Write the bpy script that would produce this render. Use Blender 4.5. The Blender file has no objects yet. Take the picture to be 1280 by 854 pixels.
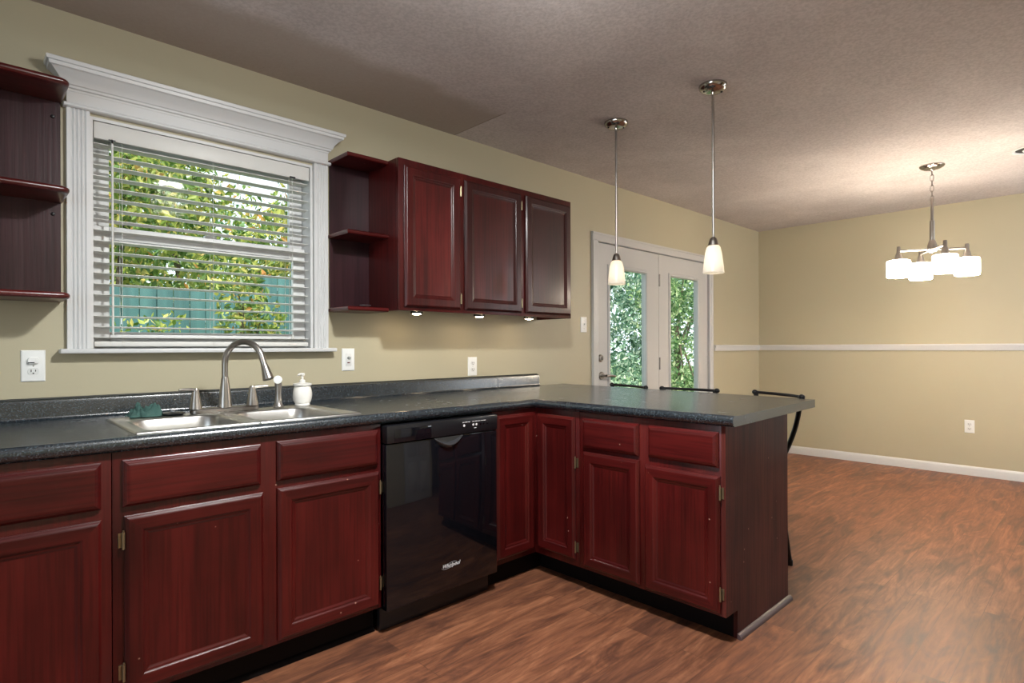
import bpy, bmesh, math, random
from mathutils import Vector, Matrix

# ------------------------------------------------------------------ camera, world, light
S = bpy.context.scene
COL = S.collection
PI = math.pi
H = 2.5                      # ceiling height
XF = 6.666                   # far wall
YB = -3.62                   # wall on the camera's side
XL = -1.9                    # wall behind the left cabinets

F, TH, ROLL = 724.366, 0.805428, -0.003765
cam = bpy.data.cameras.new('camera'); camo = bpy.data.objects.new('camera', cam); COL.objects.link(camo)
fw = Vector((math.cos(TH), math.sin(TH), 0)); rt = Vector((math.sin(TH), -math.cos(TH), 0)); up = Vector((0, 0, 1))
r2 = rt * math.cos(ROLL) + up * math.sin(ROLL); u2 = up * math.cos(ROLL) - rt * math.sin(ROLL)
M = Matrix(((r2.x, u2.x, -fw.x, 0), (r2.y, u2.y, -fw.y, -2.8385), (r2.z, u2.z, -fw.z, 1.18065), (0, 0, 0, 1)))
camo.matrix_world = M
cam.sensor_width = 36; cam.sensor_fit = 'HORIZONTAL'; cam.lens = F / 1280 * 36
cam.shift_y = 7.4 / 1280
cam.clip_start = 0.02
S.camera = camo

S.view_settings.view_transform = 'Standard'; S.view_settings.look = 'None'
S.view_settings.gamma = 1; S.view_settings.use_curve_mapping = False
S.view_settings.exposure = 1.0
S.cycles.use_denoising = True
S.cycles.max_bounces = 10; S.cycles.diffuse_bounces = 6; S.cycles.glossy_bounces = 4; S.cycles.transparent_max_bounces = 12
S.cycles.sample_clamp_indirect = 6.0

W = bpy.data.worlds.new('sky'); S.world = W; W.use_nodes = True
bg = W.node_tree.nodes['Background']; bg.inputs[0].default_value = (0.80, 0.90, 1.0, 1); bg.inputs[1].default_value = 1.15


def lamp(name, kind, loc, energy, color, size=0.1, rot=(0, 0, 0), **k):
    l = bpy.data.lights.new(name, kind); l.energy = energy; l.color = color
    if kind == 'AREA':
        l.shape = k.get('shape', 'DISK'); l.size = size
        if l.shape == 'RECTANGLE': l.size_y = k['size_y']
    elif kind == 'SUN': l.angle = size
    else: l.shadow_soft_size = size
    o = bpy.data.objects.new(name, l); COL.objects.link(o); o.location = loc; o.rotation_euler = rot
    return o


sun = lamp('sun', 'SUN', (0, 0, 9), 4.2, (1.0, 0.93, 0.78), 0.01)
sun.rotation_euler = Vector((0.35, 0.75, -1.15)).to_track_quat('-Z', 'Y').to_euler()
# kitchen ceiling lamp (just above the frame), its cool daylight from the dining room's own window on the right
lamp('kitchen_ceiling_light', 'AREA', (1.15, -1.82, 2.40), 36, (0.97, 0.985, 0.96), 0.19)
lamp('kitchen_ceiling_glow', 'POINT', (1.15, -1.82, 2.26), 12, (0.98, 0.98, 0.97), 0.12)
lamp('dining_window_daylight', 'AREA', (5.75, YB - 0.05, 1.40), 9, (0.86, 0.93, 1.0), 1.1, (-PI / 2, 0, PI), shape='RECTANGLE', size_y=1.9)
lamp('kitchen_rear_fill', 'AREA', (XL - 0.05, -2.2, 1.5), 9, (0.72, 0.88, 1.0), 1.4, (PI / 2, 0, -PI / 2), shape='RECTANGLE', size_y=1.2)  # added fill from behind the camera, no such source known


# ------------------------------------------------------------------ materials
def newmat(name):
    m = bpy.data.materials.new(name); m.use_nodes = True
    nt = m.node_tree
    return m, nt, nt.nodes['Principled BSDF']


def plain(name, col, rough=0.5, metal=0.0, coat=0.0, bump=0.0, bscale=60, emit=None, spec=0.5):
    m, nt, b = newmat(name)
    b.inputs['Base Color'].default_value = (*col, 1); b.inputs['Roughness'].default_value = rough
    b.inputs['Metallic'].default_value = metal; b.inputs['Coat Weight'].default_value = coat
    b.inputs['Specular IOR Level'].default_value = spec
    if emit:
        b.inputs['Emission Color'].default_value = (*emit[0], 1); b.inputs['Emission Strength'].default_value = emit[1]
    if bump:
        n = nt.nodes.new('ShaderNodeTexNoise'); n.inputs['Scale'].default_value = bscale; n.inputs['Detail'].default_value = 4
        tc = nt.nodes.new('ShaderNodeTexCoord'); nt.links.new(tc.outputs['Object'], n.inputs['Vector'])
        bp = nt.nodes.new('ShaderNodeBump'); bp.inputs['Strength'].default_value = bump; bp.inputs['Distance'].default_value = 0.01
        nt.links.new(n.outputs['Fac'], bp.inputs['Height']); nt.links.new(bp.outputs['Normal'], b.inputs['Normal'])
    return m


def ramp(nt, stops):
    r = nt.nodes.new('ShaderNodeValToRGB'); e = r.color_ramp.elements
    while len(e) < len(stops): e.new(0.5)
    for x, (p, c) in zip(e, stops):
        x.position = p; x.color = (*c, 1) if len(c) == 3 else c
    return r


def mixc(nt, fac, a, b, mode='MIX'):
    n = nt.nodes.new('ShaderNodeMix'); n.data_type = 'RGBA'; n.blend_type = mode
    for sock, v in ((n.inputs['Factor'], fac), (n.inputs['A'], a), (n.inputs['B'], b)):
        if hasattr(v, 'links'): nt.links.new(v, sock)
        elif isinstance(v, (int, float)): sock.default_value = v if sock.type == 'VALUE' else (v, v, v, 1)
        else: sock.default_value = (*v, 1)
    return n.outputs['Result']


def noise(nt, vec, scale, detail=4, dist=0.0, rough=0.5):
    n = nt.nodes.new('ShaderNodeTexNoise'); n.inputs['Scale'].default_value = scale; n.inputs['Detail'].default_value = detail
    n.inputs['Distortion'].default_value = dist; n.inputs['Roughness'].default_value = rough
    if vec is not None: nt.links.new(vec, n.inputs['Vector'])
    return n


def mapping(nt, scale=(1, 1, 1), coord='Object', loc=(0, 0, 0)):
    tc = nt.nodes.new('ShaderNodeTexCoord'); mp = nt.nodes.new('ShaderNodeMapping')
    mp.inputs['Scale'].default_value = scale; mp.inputs['Location'].default_value = loc
    nt.links.new(tc.outputs[coord], mp.inputs['Vector'])
    return mp.outputs['Vector']


def mahogany(name, axis, tint=(1, 1, 1), rough=0.32, gain=1.0, spec=0.36, chips=True):
    m, nt, b = newmat(name)
    sc = [9, 9, 9]; sc[axis] = 0.7
    v = mapping(nt, sc)
    n1 = noise(nt, v, 1.0, 5, 0.6)
    d = lambda c: tuple(x * t * gain for x, t in zip(c, tint))
    r = ramp(nt, [(0.22, d((0.034, 0.0034, 0.0036))), (0.45, d((0.078, 0.0058, 0.0056))), (0.62, d((0.096, 0.0078, 0.0070))), (0.85, d((0.125, 0.016, 0.012)))])
    nt.links.new(n1.outputs['Fac'], r.inputs['Fac'])
    sc2 = [95, 95, 95]; sc2[axis] = 3.0
    n2 = noise(nt, mapping(nt, sc2), 1.0, 3)
    r2_ = ramp(nt, [(0.38, (0.55, 0.55, 0.55)), (0.56, (1, 1, 1))]); nt.links.new(n2.outputs['Fac'], r2_.inputs['Fac'])
    c = mixc(nt, 0.65, r.outputs['Color'], r2_.outputs['Color'], 'MULTIPLY')
    # worn blotches in the stain
    n3 = noise(nt, mapping(nt), 2.3, 4)
    r3 = ramp(nt, [(0.35, (0.60, 0.55, 0.55)), (0.65, (1.15, 1.15, 1.15))]); nt.links.new(n3.outputs['Fac'], r3.inputs['Fac'])
    c = mixc(nt, 0.8, c, r3.outputs['Color'], 'MULTIPLY')
    # small chips showing bare wood
    vo = nt.nodes.new('ShaderNodeTexVoronoi'); vo.inputs['Scale'].default_value = 13; nt.links.new(mapping(nt), vo.inputs['Vector'])
    cr = ramp(nt, [(0.030, (1, 1, 1)), (0.050, (0, 0, 0))]); nt.links.new(vo.outputs['Distance'], cr.inputs['Fac'])
    if chips: c = mixc(nt, cr.outputs['Color'], c, (0.33, 0.17, 0.13))
    nt.links.new(c, b.inputs['Base Color'])
    b.inputs['Roughness'].default_value = rough; b.inputs['Specular IOR Level'].default_value = spec; b.inputs['Coat Weight'].default_value = 0.2; b.inputs['Coat Roughness'].default_value = 0.16
    bp = nt.nodes.new('ShaderNodeBump'); bp.inputs['Strength'].default_value = 0.12; bp.inputs['Distance'].default_value = 0.004
    nt.links.new(n2.outputs['Fac'], bp.inputs['Height']); nt.links.new(bp.outputs['Normal'], b.inputs['Normal'])
    return m


WV = mahogany('mahogany_vertical', 2, gain=0.90)
WX = mahogany('mahogany_along_x', 0, gain=0.85)
WY = mahogany('mahogany_along_y', 1, gain=0.85)
WB = mahogany('end_panel_veneer', 2, (0.95, 2.6, 2.3), 0.5, 1.12, 0.12)
WD = mahogany('mahogany_dim_copy', 2, (0.52, 1.0, 1.0), 0.38, 1.0, 0.22, False)  # same wood, dimmer light on the right-hand wall doors put into the colour
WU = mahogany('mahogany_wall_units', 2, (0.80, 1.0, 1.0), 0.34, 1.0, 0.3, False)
WR = mahogany('mahogany_lit_copy', 2, (1.25, 1.7, 1.6), 0.36, 1.0, 0.3, False)  # same wood, stronger light on the first wall door put into the colour
WS = mahogany('shelf_back_sheen', 2, (0.42, 1.5, 2.3), 0.36, 1.0, 0.36, False)  # same wood with a purplish reflected sheen put into the colour

WHITE = plain('white_paint', (0.62, 0.62, 0.62), 0.42)
TRIM = plain('white_trim', (0.61, 0.615, 0.62), 0.38)
DOORW = plain('door_white', (0.52, 0.52, 0.515), 0.4)
BLIND = plain('blind_vinyl', (0.64, 0.635, 0.61), 0.45)
PLATE = plain('plate_white', (0.80, 0.81, 0.80), 0.35)
PLATE2 = plain('receptacle_white', (0.70, 0.71, 0.70), 0.4)
SLOT = plain('slot_dark', (0.02, 0.02, 0.02), 0.6)
REDB = plain('button_red', (0.25, 0.03, 0.03), 0.4)
NICKEL = plain('brushed_nickel', (0.36, 0.335, 0.31), 0.32, 1.0)
CHROME = plain('polished_nickel', (0.40, 0.375, 0.345), 0.17, 1.0)
STEEL = plain('sink_steel', (0.55, 0.54, 0.52), 0.30, 1.0, bump=0.02, bscale=300)
BRASS = plain('aged_brass', (0.33, 0.27, 0.17), 0.35, 0.9)
BLACKM = plain('black_metal', (0.012, 0.012, 0.014), 0.38, 0.3)
BLACKG = plain('black_gloss', (0.004, 0.004, 0.006), 0.05, 0.0, 0.5, spec=0.3)
BLACKP = plain('black_plastic', (0.008, 0.008, 0.010), 0.28)
TOE = plain('toe_kick_black', (0.005, 0.003, 0.003), 0.6, spec=0.12)
SHOE = plain('shoe_molding_dark', (0.075, 0.045, 0.047), 0.48)
CERAMIC = plain('white_ceramic', (0.78, 0.76, 0.72), 0.22, coat=0.4)
MARK = plain('printed_grey', (0.62, 0.62, 0.64), 0.5)
RAG = plain('green_cloth', (0.050, 0.120, 0.105), 0.9, bump=0.6, bscale=350)
CORD = plain('blind_cord', (0.62, 0.62, 0.58), 0.6)
CAULK = plain('dark_caulk', (0.03, 0.03, 0.025), 0.6)


def wall_mat(name, col):
    m, nt, b = newmat(name)
    v = mapping(nt)
    n = noise(nt, v, 1.3, 3)
    c = mixc(nt, n.outputs['Fac'], tuple(x * 0.96 for x in col), tuple(x * 1.04 for x in col))
    nt.links.new(c, b.inputs['Base Color']); b.inputs['Roughness'].default_value = 0.48
    n2 = noise(nt, v, 90, 3); bp = nt.nodes.new('ShaderNodeBump'); bp.inputs['Strength'].default_value = 0.06; bp.inputs['Distance'].default_value = 0.004
    nt.links.new(n2.outputs['Fac'], bp.inputs['Height']); nt.links.new(bp.outputs['Normal'], b.inputs['Normal'])
    return m


KHAKI = wall_mat('khaki_wall_paint', (0.445, 0.402, 0.282))


def ceiling_mat():
    m, nt, b = newmat('textured_ceiling')
    v = mapping(nt)
    tc = nt.nodes.new('ShaderNodeTexCoord'); sp = nt.nodes.new('ShaderNodeSeparateXYZ'); nt.links.new(tc.outputs['Object'], sp.inputs[0])
    nz = noise(nt, v, 3.0, 5)

    def math_(op, a, b_):
        n = nt.nodes.new('ShaderNodeMath'); n.operation = op
        for s, x in zip(n.inputs, (a, b_)):
            if hasattr(x, 'links'): nt.links.new(x, s)
            else: s.default_value = x
        return n.outputs[0]
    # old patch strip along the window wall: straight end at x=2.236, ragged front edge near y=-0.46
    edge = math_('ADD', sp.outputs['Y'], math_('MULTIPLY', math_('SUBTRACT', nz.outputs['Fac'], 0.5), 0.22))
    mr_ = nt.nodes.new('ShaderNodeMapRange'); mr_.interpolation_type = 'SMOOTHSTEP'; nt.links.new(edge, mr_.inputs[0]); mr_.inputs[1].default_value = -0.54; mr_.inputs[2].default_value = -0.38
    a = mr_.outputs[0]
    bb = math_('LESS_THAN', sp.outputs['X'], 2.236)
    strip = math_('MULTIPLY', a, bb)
    base = (0.55, 0.505, 0.495)
    mott = noise(nt, v, 1.1, 6, 0.3, 0.6)
    mr = ramp(nt, [(0.40, (0.86, 0.85, 0.85)), (0.60, (1.03, 1.03, 1.03))]); nt.links.new(mott.outputs['Fac'], mr.inputs['Fac'])
    fine = noise(nt, v, 75, 4); fr = ramp(nt, [(0.38, (0.84, 0.84, 0.84)), (0.62, (1.06, 1.06, 1.06))]); nt.links.new(fine.outputs['Fac'], fr.inputs['Fac'])
    c = mixc(nt, 1.0, base, mr.outputs['Color'], 'MULTIPLY')
    c = mixc(nt, 0.8, c, fr.outputs['Color'], 'MULTIPLY')
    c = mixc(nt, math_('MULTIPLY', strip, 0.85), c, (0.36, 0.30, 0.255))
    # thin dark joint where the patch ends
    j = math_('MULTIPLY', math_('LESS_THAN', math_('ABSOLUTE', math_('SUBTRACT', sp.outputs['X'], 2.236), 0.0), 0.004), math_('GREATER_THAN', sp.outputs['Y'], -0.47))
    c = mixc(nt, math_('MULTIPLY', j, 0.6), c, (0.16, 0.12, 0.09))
    nt.links.new(c, b.inputs['Base Color']); b.inputs['Roughness'].default_value = 0.9
    bp = nt.nodes.new('ShaderNodeBump'); bp.inputs['Strength'].default_value = 0.35; bp.inputs['Distance'].default_value = 0.006
    nt.links.new(fine.outputs['Fac'], bp.inputs['Height']); nt.links.new(bp.outputs['Normal'], b.inputs['Normal'])
    return m


def floor_mat():
    m, nt, b = newmat('hickory_laminate')
    tc = nt.nodes.new('ShaderNodeTexCoord')
    br = nt.nodes.new('ShaderNodeTexBrick'); nt.links.new(tc.outputs['Object'], br.inputs['Vector'])
    br.inputs['Scale'].default_value = 1; br.inputs['Brick Width'].default_value = 1.25; br.inputs['Row Height'].default_value = 0.128
    br.inputs['Mortar Size'].default_value = 0.0011; br.inputs['Mortar Smooth'].default_value = 0.2
    br.offset = 0.37; br.offset_frequency = 2
    br.inputs['Color1'].default_value = (0, 0, 0, 1); br.inputs['Color2'].default_value = (1, 1, 1, 1); br.inputs['Mortar'].default_value = (0.5, 0.5, 0.5, 1)
    # shift the figure from plank to plank
    ad = nt.nodes.new('ShaderNodeVectorMath'); ad.operation = 'MULTIPLY_ADD'
    nt.links.new(br.outputs['Color'], ad.inputs[0]); ad.inputs[1].default_value = (3.1, 1.7, 5.3)
    mp = nt.nodes.new('ShaderNodeMapping'); mp.inputs['Scale'].default_value = (1.7, 8.0, 1); nt.links.new(tc.outputs['Object'], mp.inputs['Vector'])
    nt.links.new(mp.outputs['Vector'], ad.inputs[2])
    n1 = noise(nt, ad.outputs[0], 1.2, 8, 1.5, 0.64)
    r = ramp(nt, [(0.25, (0.056, 0.025, 0.017)), (0.40, (0.130, 0.051, 0.029)), (0.52, (0.212, 0.082, 0.041)), (0.64, (0.300, 0.124, 0.063)), (0.8, (0.38, 0.18, 0.10))])
    nt.links.new(n1.outputs['Fac'], r.inputs['Fac'])
    mp2 = nt.nodes.new('ShaderNodeMapping'); mp2.inputs['Scale'].default_value = (5, 60, 1); nt.links.new(tc.outputs['Object'], mp2.inputs['Vector'])
    n2 = noise(nt, mp2.outputs['Vector'], 1, 4, 0.8)
    r2_ = ramp(nt, [(0.35, (0.62, 0.60, 0.60)), (0.6, (1.08, 1.08, 1.08))]); nt.links.new(n2.outputs['Fac'], r2_.inputs['Fac'])
    c = mixc(nt, 0.75, r.outputs['Color'], r2_.outputs['Color'], 'MULTIPLY')
    pl = ramp(nt, [(0.0, (0.82, 0.82, 0.85)), (1.0, (1.12, 1.08, 1.04))]); nt.links.new(br.outputs['Color'], pl.inputs['Fac'])
    c = mixc(nt, 0.8, c, pl.outputs['Color'], 'MULTIPLY')
    sm = nt.nodes.new('ShaderNodeMath'); sm.operation = 'MULTIPLY'; sm.inputs[1].default_value = 0.55; nt.links.new(br.outputs['Fac'], sm.inputs[0])
    c = mixc(nt, sm.outputs[0], c, (0.045, 0.020, 0.013))
    nt.links.new(c, b.inputs['Base Color'])
    rr = nt.nodes.new('ShaderNodeMapRange'); nt.links.new(n1.outputs['Fac'], rr.inputs[0]); rr.inputs[3].default_value = 0.42; rr.inputs[4].default_value = 0.52
    nt.links.new(rr.outputs[0], b.inputs['Roughness'])
    bp = nt.nodes.new('ShaderNodeBump'); bp.inputs['Strength'].default_value = 0.08; bp.inputs['Distance'].default_value = 0.003
    nt.links.new(n2.outputs['Fac'], bp.inputs['Height']); nt.links.new(bp.outputs['Normal'], b.inputs['Normal'])
    return m


def counter_mat():
    m, nt, b = newmat('speckled_black_laminate')
    v = mapping(nt)
    n = noise(nt, v, 190, 2, 0, 0.5)
    r = ramp(nt, [(0.40, (0.005, 0.009, 0.013)), (0.55, (0.018, 0.026, 0.034)), (0.70, (0.060, 0.078, 0.090))]); nt.links.new(n.outputs['Fac'], r.inputs['Fac'])
    w = noise(nt, v, 6, 7, 0.3, 0.7); wr = ramp(nt, [(0.60, (0, 0, 0)), (0.82, (0.45, 0.45, 0.45))]); nt.links.new(w.outputs['Fac'], wr.inputs['Fac'])
    c = mixc(nt, wr.outputs['Color'], r.outputs['Color'], (0.085, 0.088, 0.080))
    nt.links.new(c, b.inputs['Base Color'])
    rr = nt.nodes.new('ShaderNodeMapRange'); nt.links.new(w.outputs['Fac'], rr.inputs[0]); rr.inputs[3].default_value = 0.23; rr.inputs[4].default_value = 0.30
    nt.links.new(rr.outputs[0], b.inputs['Roughness']); b.inputs['Specular IOR Level'].default_value = 1.0; b.inputs['Coat Weight'].default_value = 0.25; b.inputs['Coat Roughness'].default_value = 0.2
    return m


COUNTER = counter_mat()


def glass_mat():
    m = bpy.data.materials.new('window_glass'); m.use_nodes = True; nt = m.node_tree; nt.nodes.clear()
    o = nt.nodes.new('ShaderNodeOutputMaterial'); t = nt.nodes.new('ShaderNodeBsdfTransparent'); g = nt.nodes.new('ShaderNodeBsdfGlossy')
    t.inputs[0].default_value = (0.93, 0.96, 0.95, 1); g.inputs['Roughness'].default_value = 0.02
    lw = nt.nodes.new('ShaderNodeLayerWeight'); lw.inputs[0].default_value = 0.5
    pw = nt.nodes.new('ShaderNodeMath'); pw.operation = 'POWER'; pw.inputs[1].default_value = 5; nt.links.new(lw.outputs['Facing'], pw.inputs[0])
    fr = nt.nodes.new('ShaderNodeMath'); fr.operation = 'MULTIPLY_ADD'; fr.inputs[1].default_value = 0.5; fr.inputs[2].default_value = 0.0035; nt.links.new(pw.outputs[0], fr.inputs[0])
    mx = nt.nodes.new('ShaderNodeMixShader')
    nt.links.new(fr.outputs[0], mx.inputs[0]); nt.links.new(t.outputs[0], mx.inputs[1]); nt.links.new(g.outputs[0], mx.inputs[2]); nt.links.new(mx.outputs[0], o.inputs[0])
    return m


GLASS = glass_mat()


def frosted_mat():
    m = bpy.data.materials.new('frosted_glass'); m.use_nodes = True; nt = m.node_tree; nt.nodes.clear()
    o = nt.nodes.new('ShaderNodeOutputMaterial'); t = nt.nodes.new('ShaderNodeBsdfTranslucent'); g = nt.nodes.new('ShaderNodeBsdfPrincipled')
    t.inputs[0].default_value = (0.9, 0.86, 0.78, 1)
    g.inputs['Base Color'].default_value = (0.62, 0.62, 0.60, 1); g.inputs['Roughness'].default_value = 0.3
    mx = nt.nodes.new('ShaderNodeMixShader'); mx.inputs[0].default_value = 0.68
    nt.links.new(t.outputs[0], mx.inputs[1]); nt.links.new(g.outputs[0], mx.inputs[2]); nt.links.new(mx.outputs[0], o.inputs[0])
    return m


FROST = frosted_mat()
BULB = plain('lit_bulb', (1, 0.9, 0.75), 0.5, emit=((1.0, 0.82, 0.60), 3.6))
OPAL = plain('lit_opal_glass', (0.9, 0.85, 0.75), 0.4, emit=((1.0, 0.86, 0.68), 33))
PUCK = plain('lit_puck_lens', (1, 0.95, 0.85), 0.4, emit=((1.0, 0.74, 0.46), 42))


def leaf_mat(name, stops, trans=0.35):
    m = bpy.data.materials.new(name); m.use_nodes = True; nt = m.node_tree; b = nt.nodes['Principled BSDF']; o = nt.nodes['Material Output']
    g = nt.nodes.new('ShaderNodeNewGeometry'); r = ramp(nt, stops); nt.links.new(g.outputs['Random Per Island'], r.inputs['Fac'])
    nt.links.new(r.outputs['Color'], b.inputs['Base Color']); b.inputs['Roughness'].default_value = 0.45
    t = nt.nodes.new('ShaderNodeBsdfTranslucent'); nt.links.new(r.outputs['Color'], t.inputs[0])
    mx = nt.nodes.new('ShaderNodeMixShader'); mx.inputs[0].default_value = trans
    nt.links.new(b.outputs[0], mx.inputs[1]); nt.links.new(t.outputs[0], mx.inputs[2]); nt.links.new(mx.outputs[0], o.inputs[0])
    return m


LEAF_Y = leaf_mat('yellow_green_leaves', [(0, (0.05, 0.12, 0.02)), (0.4, (0.16, 0.25, 0.045)), (0.75, (0.42, 0.44, 0.10)), (0.93, (0.58, 0.50, 0.14)), (1.0, (0.55, 0.24, 0.06))])
LEAF_G = leaf_mat('deep_green_leaves', [(0, (0.035, 0.10, 0.035)), (0.45, (0.10, 0.22, 0.07)), (0.75, (0.30, 0.42, 0.17)), (1.0, (0.62, 0.66, 0.42))])
LEAF_B = leaf_mat('blue_green_leaves', [(0, (0.03, 0.085, 0.05)), (0.45, (0.12, 0.24, 0.15)), (0.75, (0.32, 0.44, 0.32)), (1.0, (0.66, 0.70, 0.55))])
BARK = plain('bark', (0.10, 0.075, 0.05), 0.9, bump=0.8, bscale=25)


def fence_mat():
    m, nt, b = newmat('teal_stained_boards')
    n = noise(nt, mapping(nt, (9, 9, 0.8)), 1, 5)
    r = ramp(nt, [(0.3, (0.024, 0.078, 0.082)), (0.7, (0.052, 0.145, 0.145))]); nt.links.new(n.outputs['Fac'], r.inputs['Fac'])
    nt.links.new(r.outputs['Color'], b.inputs['Base Color']); b.inputs['Roughness'].default_value = 0.7
    return m


FENCE = fence_mat()
GRASS = plain('lawn', (0.10, 0.17, 0.05), 0.9, bump=1.0, bscale=40)


# ------------------------------------------------------------------ mesh helpers
class MB:
    def __init__(self): self.v = []; self.f = []; self.m = []

    def add(self, vs, fs, mi=0):
        o = len(self.v); self.v += [tuple(v) for v in vs]
        for f in fs: self.f.append([o + i for i in f]); self.m.append(mi)
        return self

    def frombm(self, bm, mi=0):
        bm.verts.index_update()
        return self.add([v.co[:] for v in bm.verts], [[v.index for v in f.verts] for f in bm.faces], mi)

    def box(self, x0, x1, y0, y1, z0, z1, bev=0.0, mi=0, seg=2):
        bm = bmesh.new(); bmesh.ops.create_cube(bm, size=1)
        for v in bm.verts: v.co = Vector(((x0 + x1) / 2 + v.co.x * (x1 - x0), (y0 + y1) / 2 + v.co.y * (y1 - y0), (z0 + z1) / 2 + v.co.z * (z1 - z0)))
        if bev > 0: bmesh.ops.bevel(bm, geom=bm.edges[:], offset=bev, segments=seg, profile=0.5, affect='EDGES')
        self.frombm(bm, mi); bm.free(); return self

    def loft(self, loops, closed=True, cap0=True, cap1=True, mi=0):
        n = len(loops[0]); vs = [p for l in loops for p in l]; fs = []
        for a in range(len(loops) - 1):
            for i in range(n if closed else n - 1):
                j = (i + 1) % n; fs.append([a * n + i, a * n + j, (a + 1) * n + j, (a + 1) * n + i])
        if cap0: fs.append(list(range(n))[::-1])
        if cap1: fs.append([(len(loops) - 1) * n + i for i in range(n)])
        return self.add(vs, fs, mi)

    def lathe(self, prof, c=(0, 0, 0), n=28, axis='z', mi=0, cap0=False, cap1=False):
        loops = []
        for r, h in prof:
            l = []
            for i in range(n):
                a = 2 * PI * i / n; p = (r * math.cos(a), r * math.sin(a), h)
                if axis == 'y': p = (p[0], p[2], p[1])
                if axis == 'x': p = (p[2], p[0], p[1])
                l.append((c[0] + p[0], c[1] + p[1], c[2] + p[2]))
            loops.append(l)
        return self.loft(loops, True, cap0, cap1, mi)

    def tube(self, path, r, n=12, mi=0, flat=None):
        P = [Vector(p) for p in path]; rs = r if isinstance(r, (list, tuple)) else [r] * len(P); loops = []
        t = (P[1] - P[0]).normalized(); ref = Vector((0, 0, 1)) if abs(t.z) < 0.9 else Vector((0, 1, 0))
        nrm = t.cross(ref).normalized()
        for i, p in enumerate(P):
            t = ((P[min(i + 1, len(P) - 1)] - P[max(i - 1, 0)])).normalized()
            nrm = (nrm - t * nrm.dot(t)).normalized(); bn = t.cross(nrm)
            fa, fb = (1, 1) if flat is None else flat
            loops.append([p + nrm * (math.cos(2 * PI * k / n) * rs[i] * fa) + bn * (math.sin(2 * PI * k / n) * rs[i] * fb) for k in range(n)])
        return self.loft(loops, True, True, True, mi)

    def sphere(self, c, r, sc=(1, 1, 1), mi=0, u=18, v=12):
        bm = bmesh.new(); bmesh.ops.create_uvsphere(bm, u_segments=u, v_segments=v, radius=r)
        for q in bm.verts: q.co = Vector((c[0] + q.co.x * sc[0], c[1] + q.co.y * sc[1], c[2] + q.co.z * sc[2]))
        self.frombm(bm, mi); bm.free(); return self


def arc(c, r, a0, a1, n, plane='xz'):
    out = []
    for i in range(n + 1):
        a = a0 + (a1 - a0) * i / n; x, y = r * math.cos(a), r * math.sin(a)
        out.append({'xz': (c[0] + x, c[1], c[2] + y), 'yz': (c[0], c[1] + x, c[2] + y), 'xy': (c[0] + x, c[1] + y, c[2])}[plane])
    return out


def rrect(cx, cy, hx, hy, r, z, n=6):
    pts = []
    for sx, sy, a in ((1, 1, 0), (-1, 1, PI / 2), (-1, -1, PI), (1, -1, 3 * PI / 2)):
        for i in range(n + 1):
            t = a + PI / 2 * i / n; pts.append((cx + sx * (hx - r) + r * math.cos(t), cy + sy * (hy - r) + r * math.sin(t), z))
    return pts


def wpos(o):
    p = Vector((0, 0, 0))
    while o is not None: p += o.location; o = o.parent
    return p


def obj(name, mb, mats, parent=None, origin=None, smooth=True, angle=35, recalc=True):
    """link one mesh object; mb is in world coordinates (thing space), stored relative to its parent or origin"""
    me = bpy.data.meshes.new(name)
    off = wpos(parent) if parent is not None else Vector(origin or (0, 0, 0))
    me.from_pydata([tuple(Vector(v) - off) for v in mb.v], [], mb.f)
    for m in (mats if isinstance(mats, (list, tuple)) else [mats]): me.materials.append(m)
    me.polygons.foreach_set('material_index', mb.m)
    if recalc:
        bm = bmesh.new(); bm.from_mesh(me); bmesh.ops.recalc_face_normals(bm, faces=bm.faces[:]); bm.to_mesh(me); bm.free()
    if smooth:
        me.polygons.foreach_set('use_smooth', [True] * len(me.polygons)); me.set_sharp_from_angle(angle=math.radians(angle))
    me.update()
    o = bpy.data.objects.new(name, me); COL.objects.link(o)
    if parent is not None: o.parent = parent
    else: o.location = off
    return o


def thing(name, label, cat, loc=(0, 0, 0), rotz=0, group=None):
    o = bpy.data.objects.new(name, None); COL.objects.link(o); o.location = loc; o.rotation_euler = (0, 0, rotz)
    o.empty_display_size = 0.05
    return tag(o, label, cat, group)


def tag(o, label, cat, group=None):
    o['label'] = label; o['category'] = cat
    if group: o['group'] = group
    return o


def struct(name, mb, mats, parent=None, **k):
    o = obj(name, mb, mats, parent, **k)
    if parent is None: o['kind'] = 'structure'
    return o


def sroot(name, loc=(0, 0, 0)):
    o = bpy.data.objects.new(name, None); COL.objects.link(o); o.location = loc; o['kind'] = 'structure'; o.empty_display_size = 0.05
    return o


def copy_tree(o, parent=None):
    c = o.copy(); COL.objects.link(c)
    if parent is not None: c.parent = parent
    for ch in list(o.children): copy_tree(ch, c)
    return c


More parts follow.
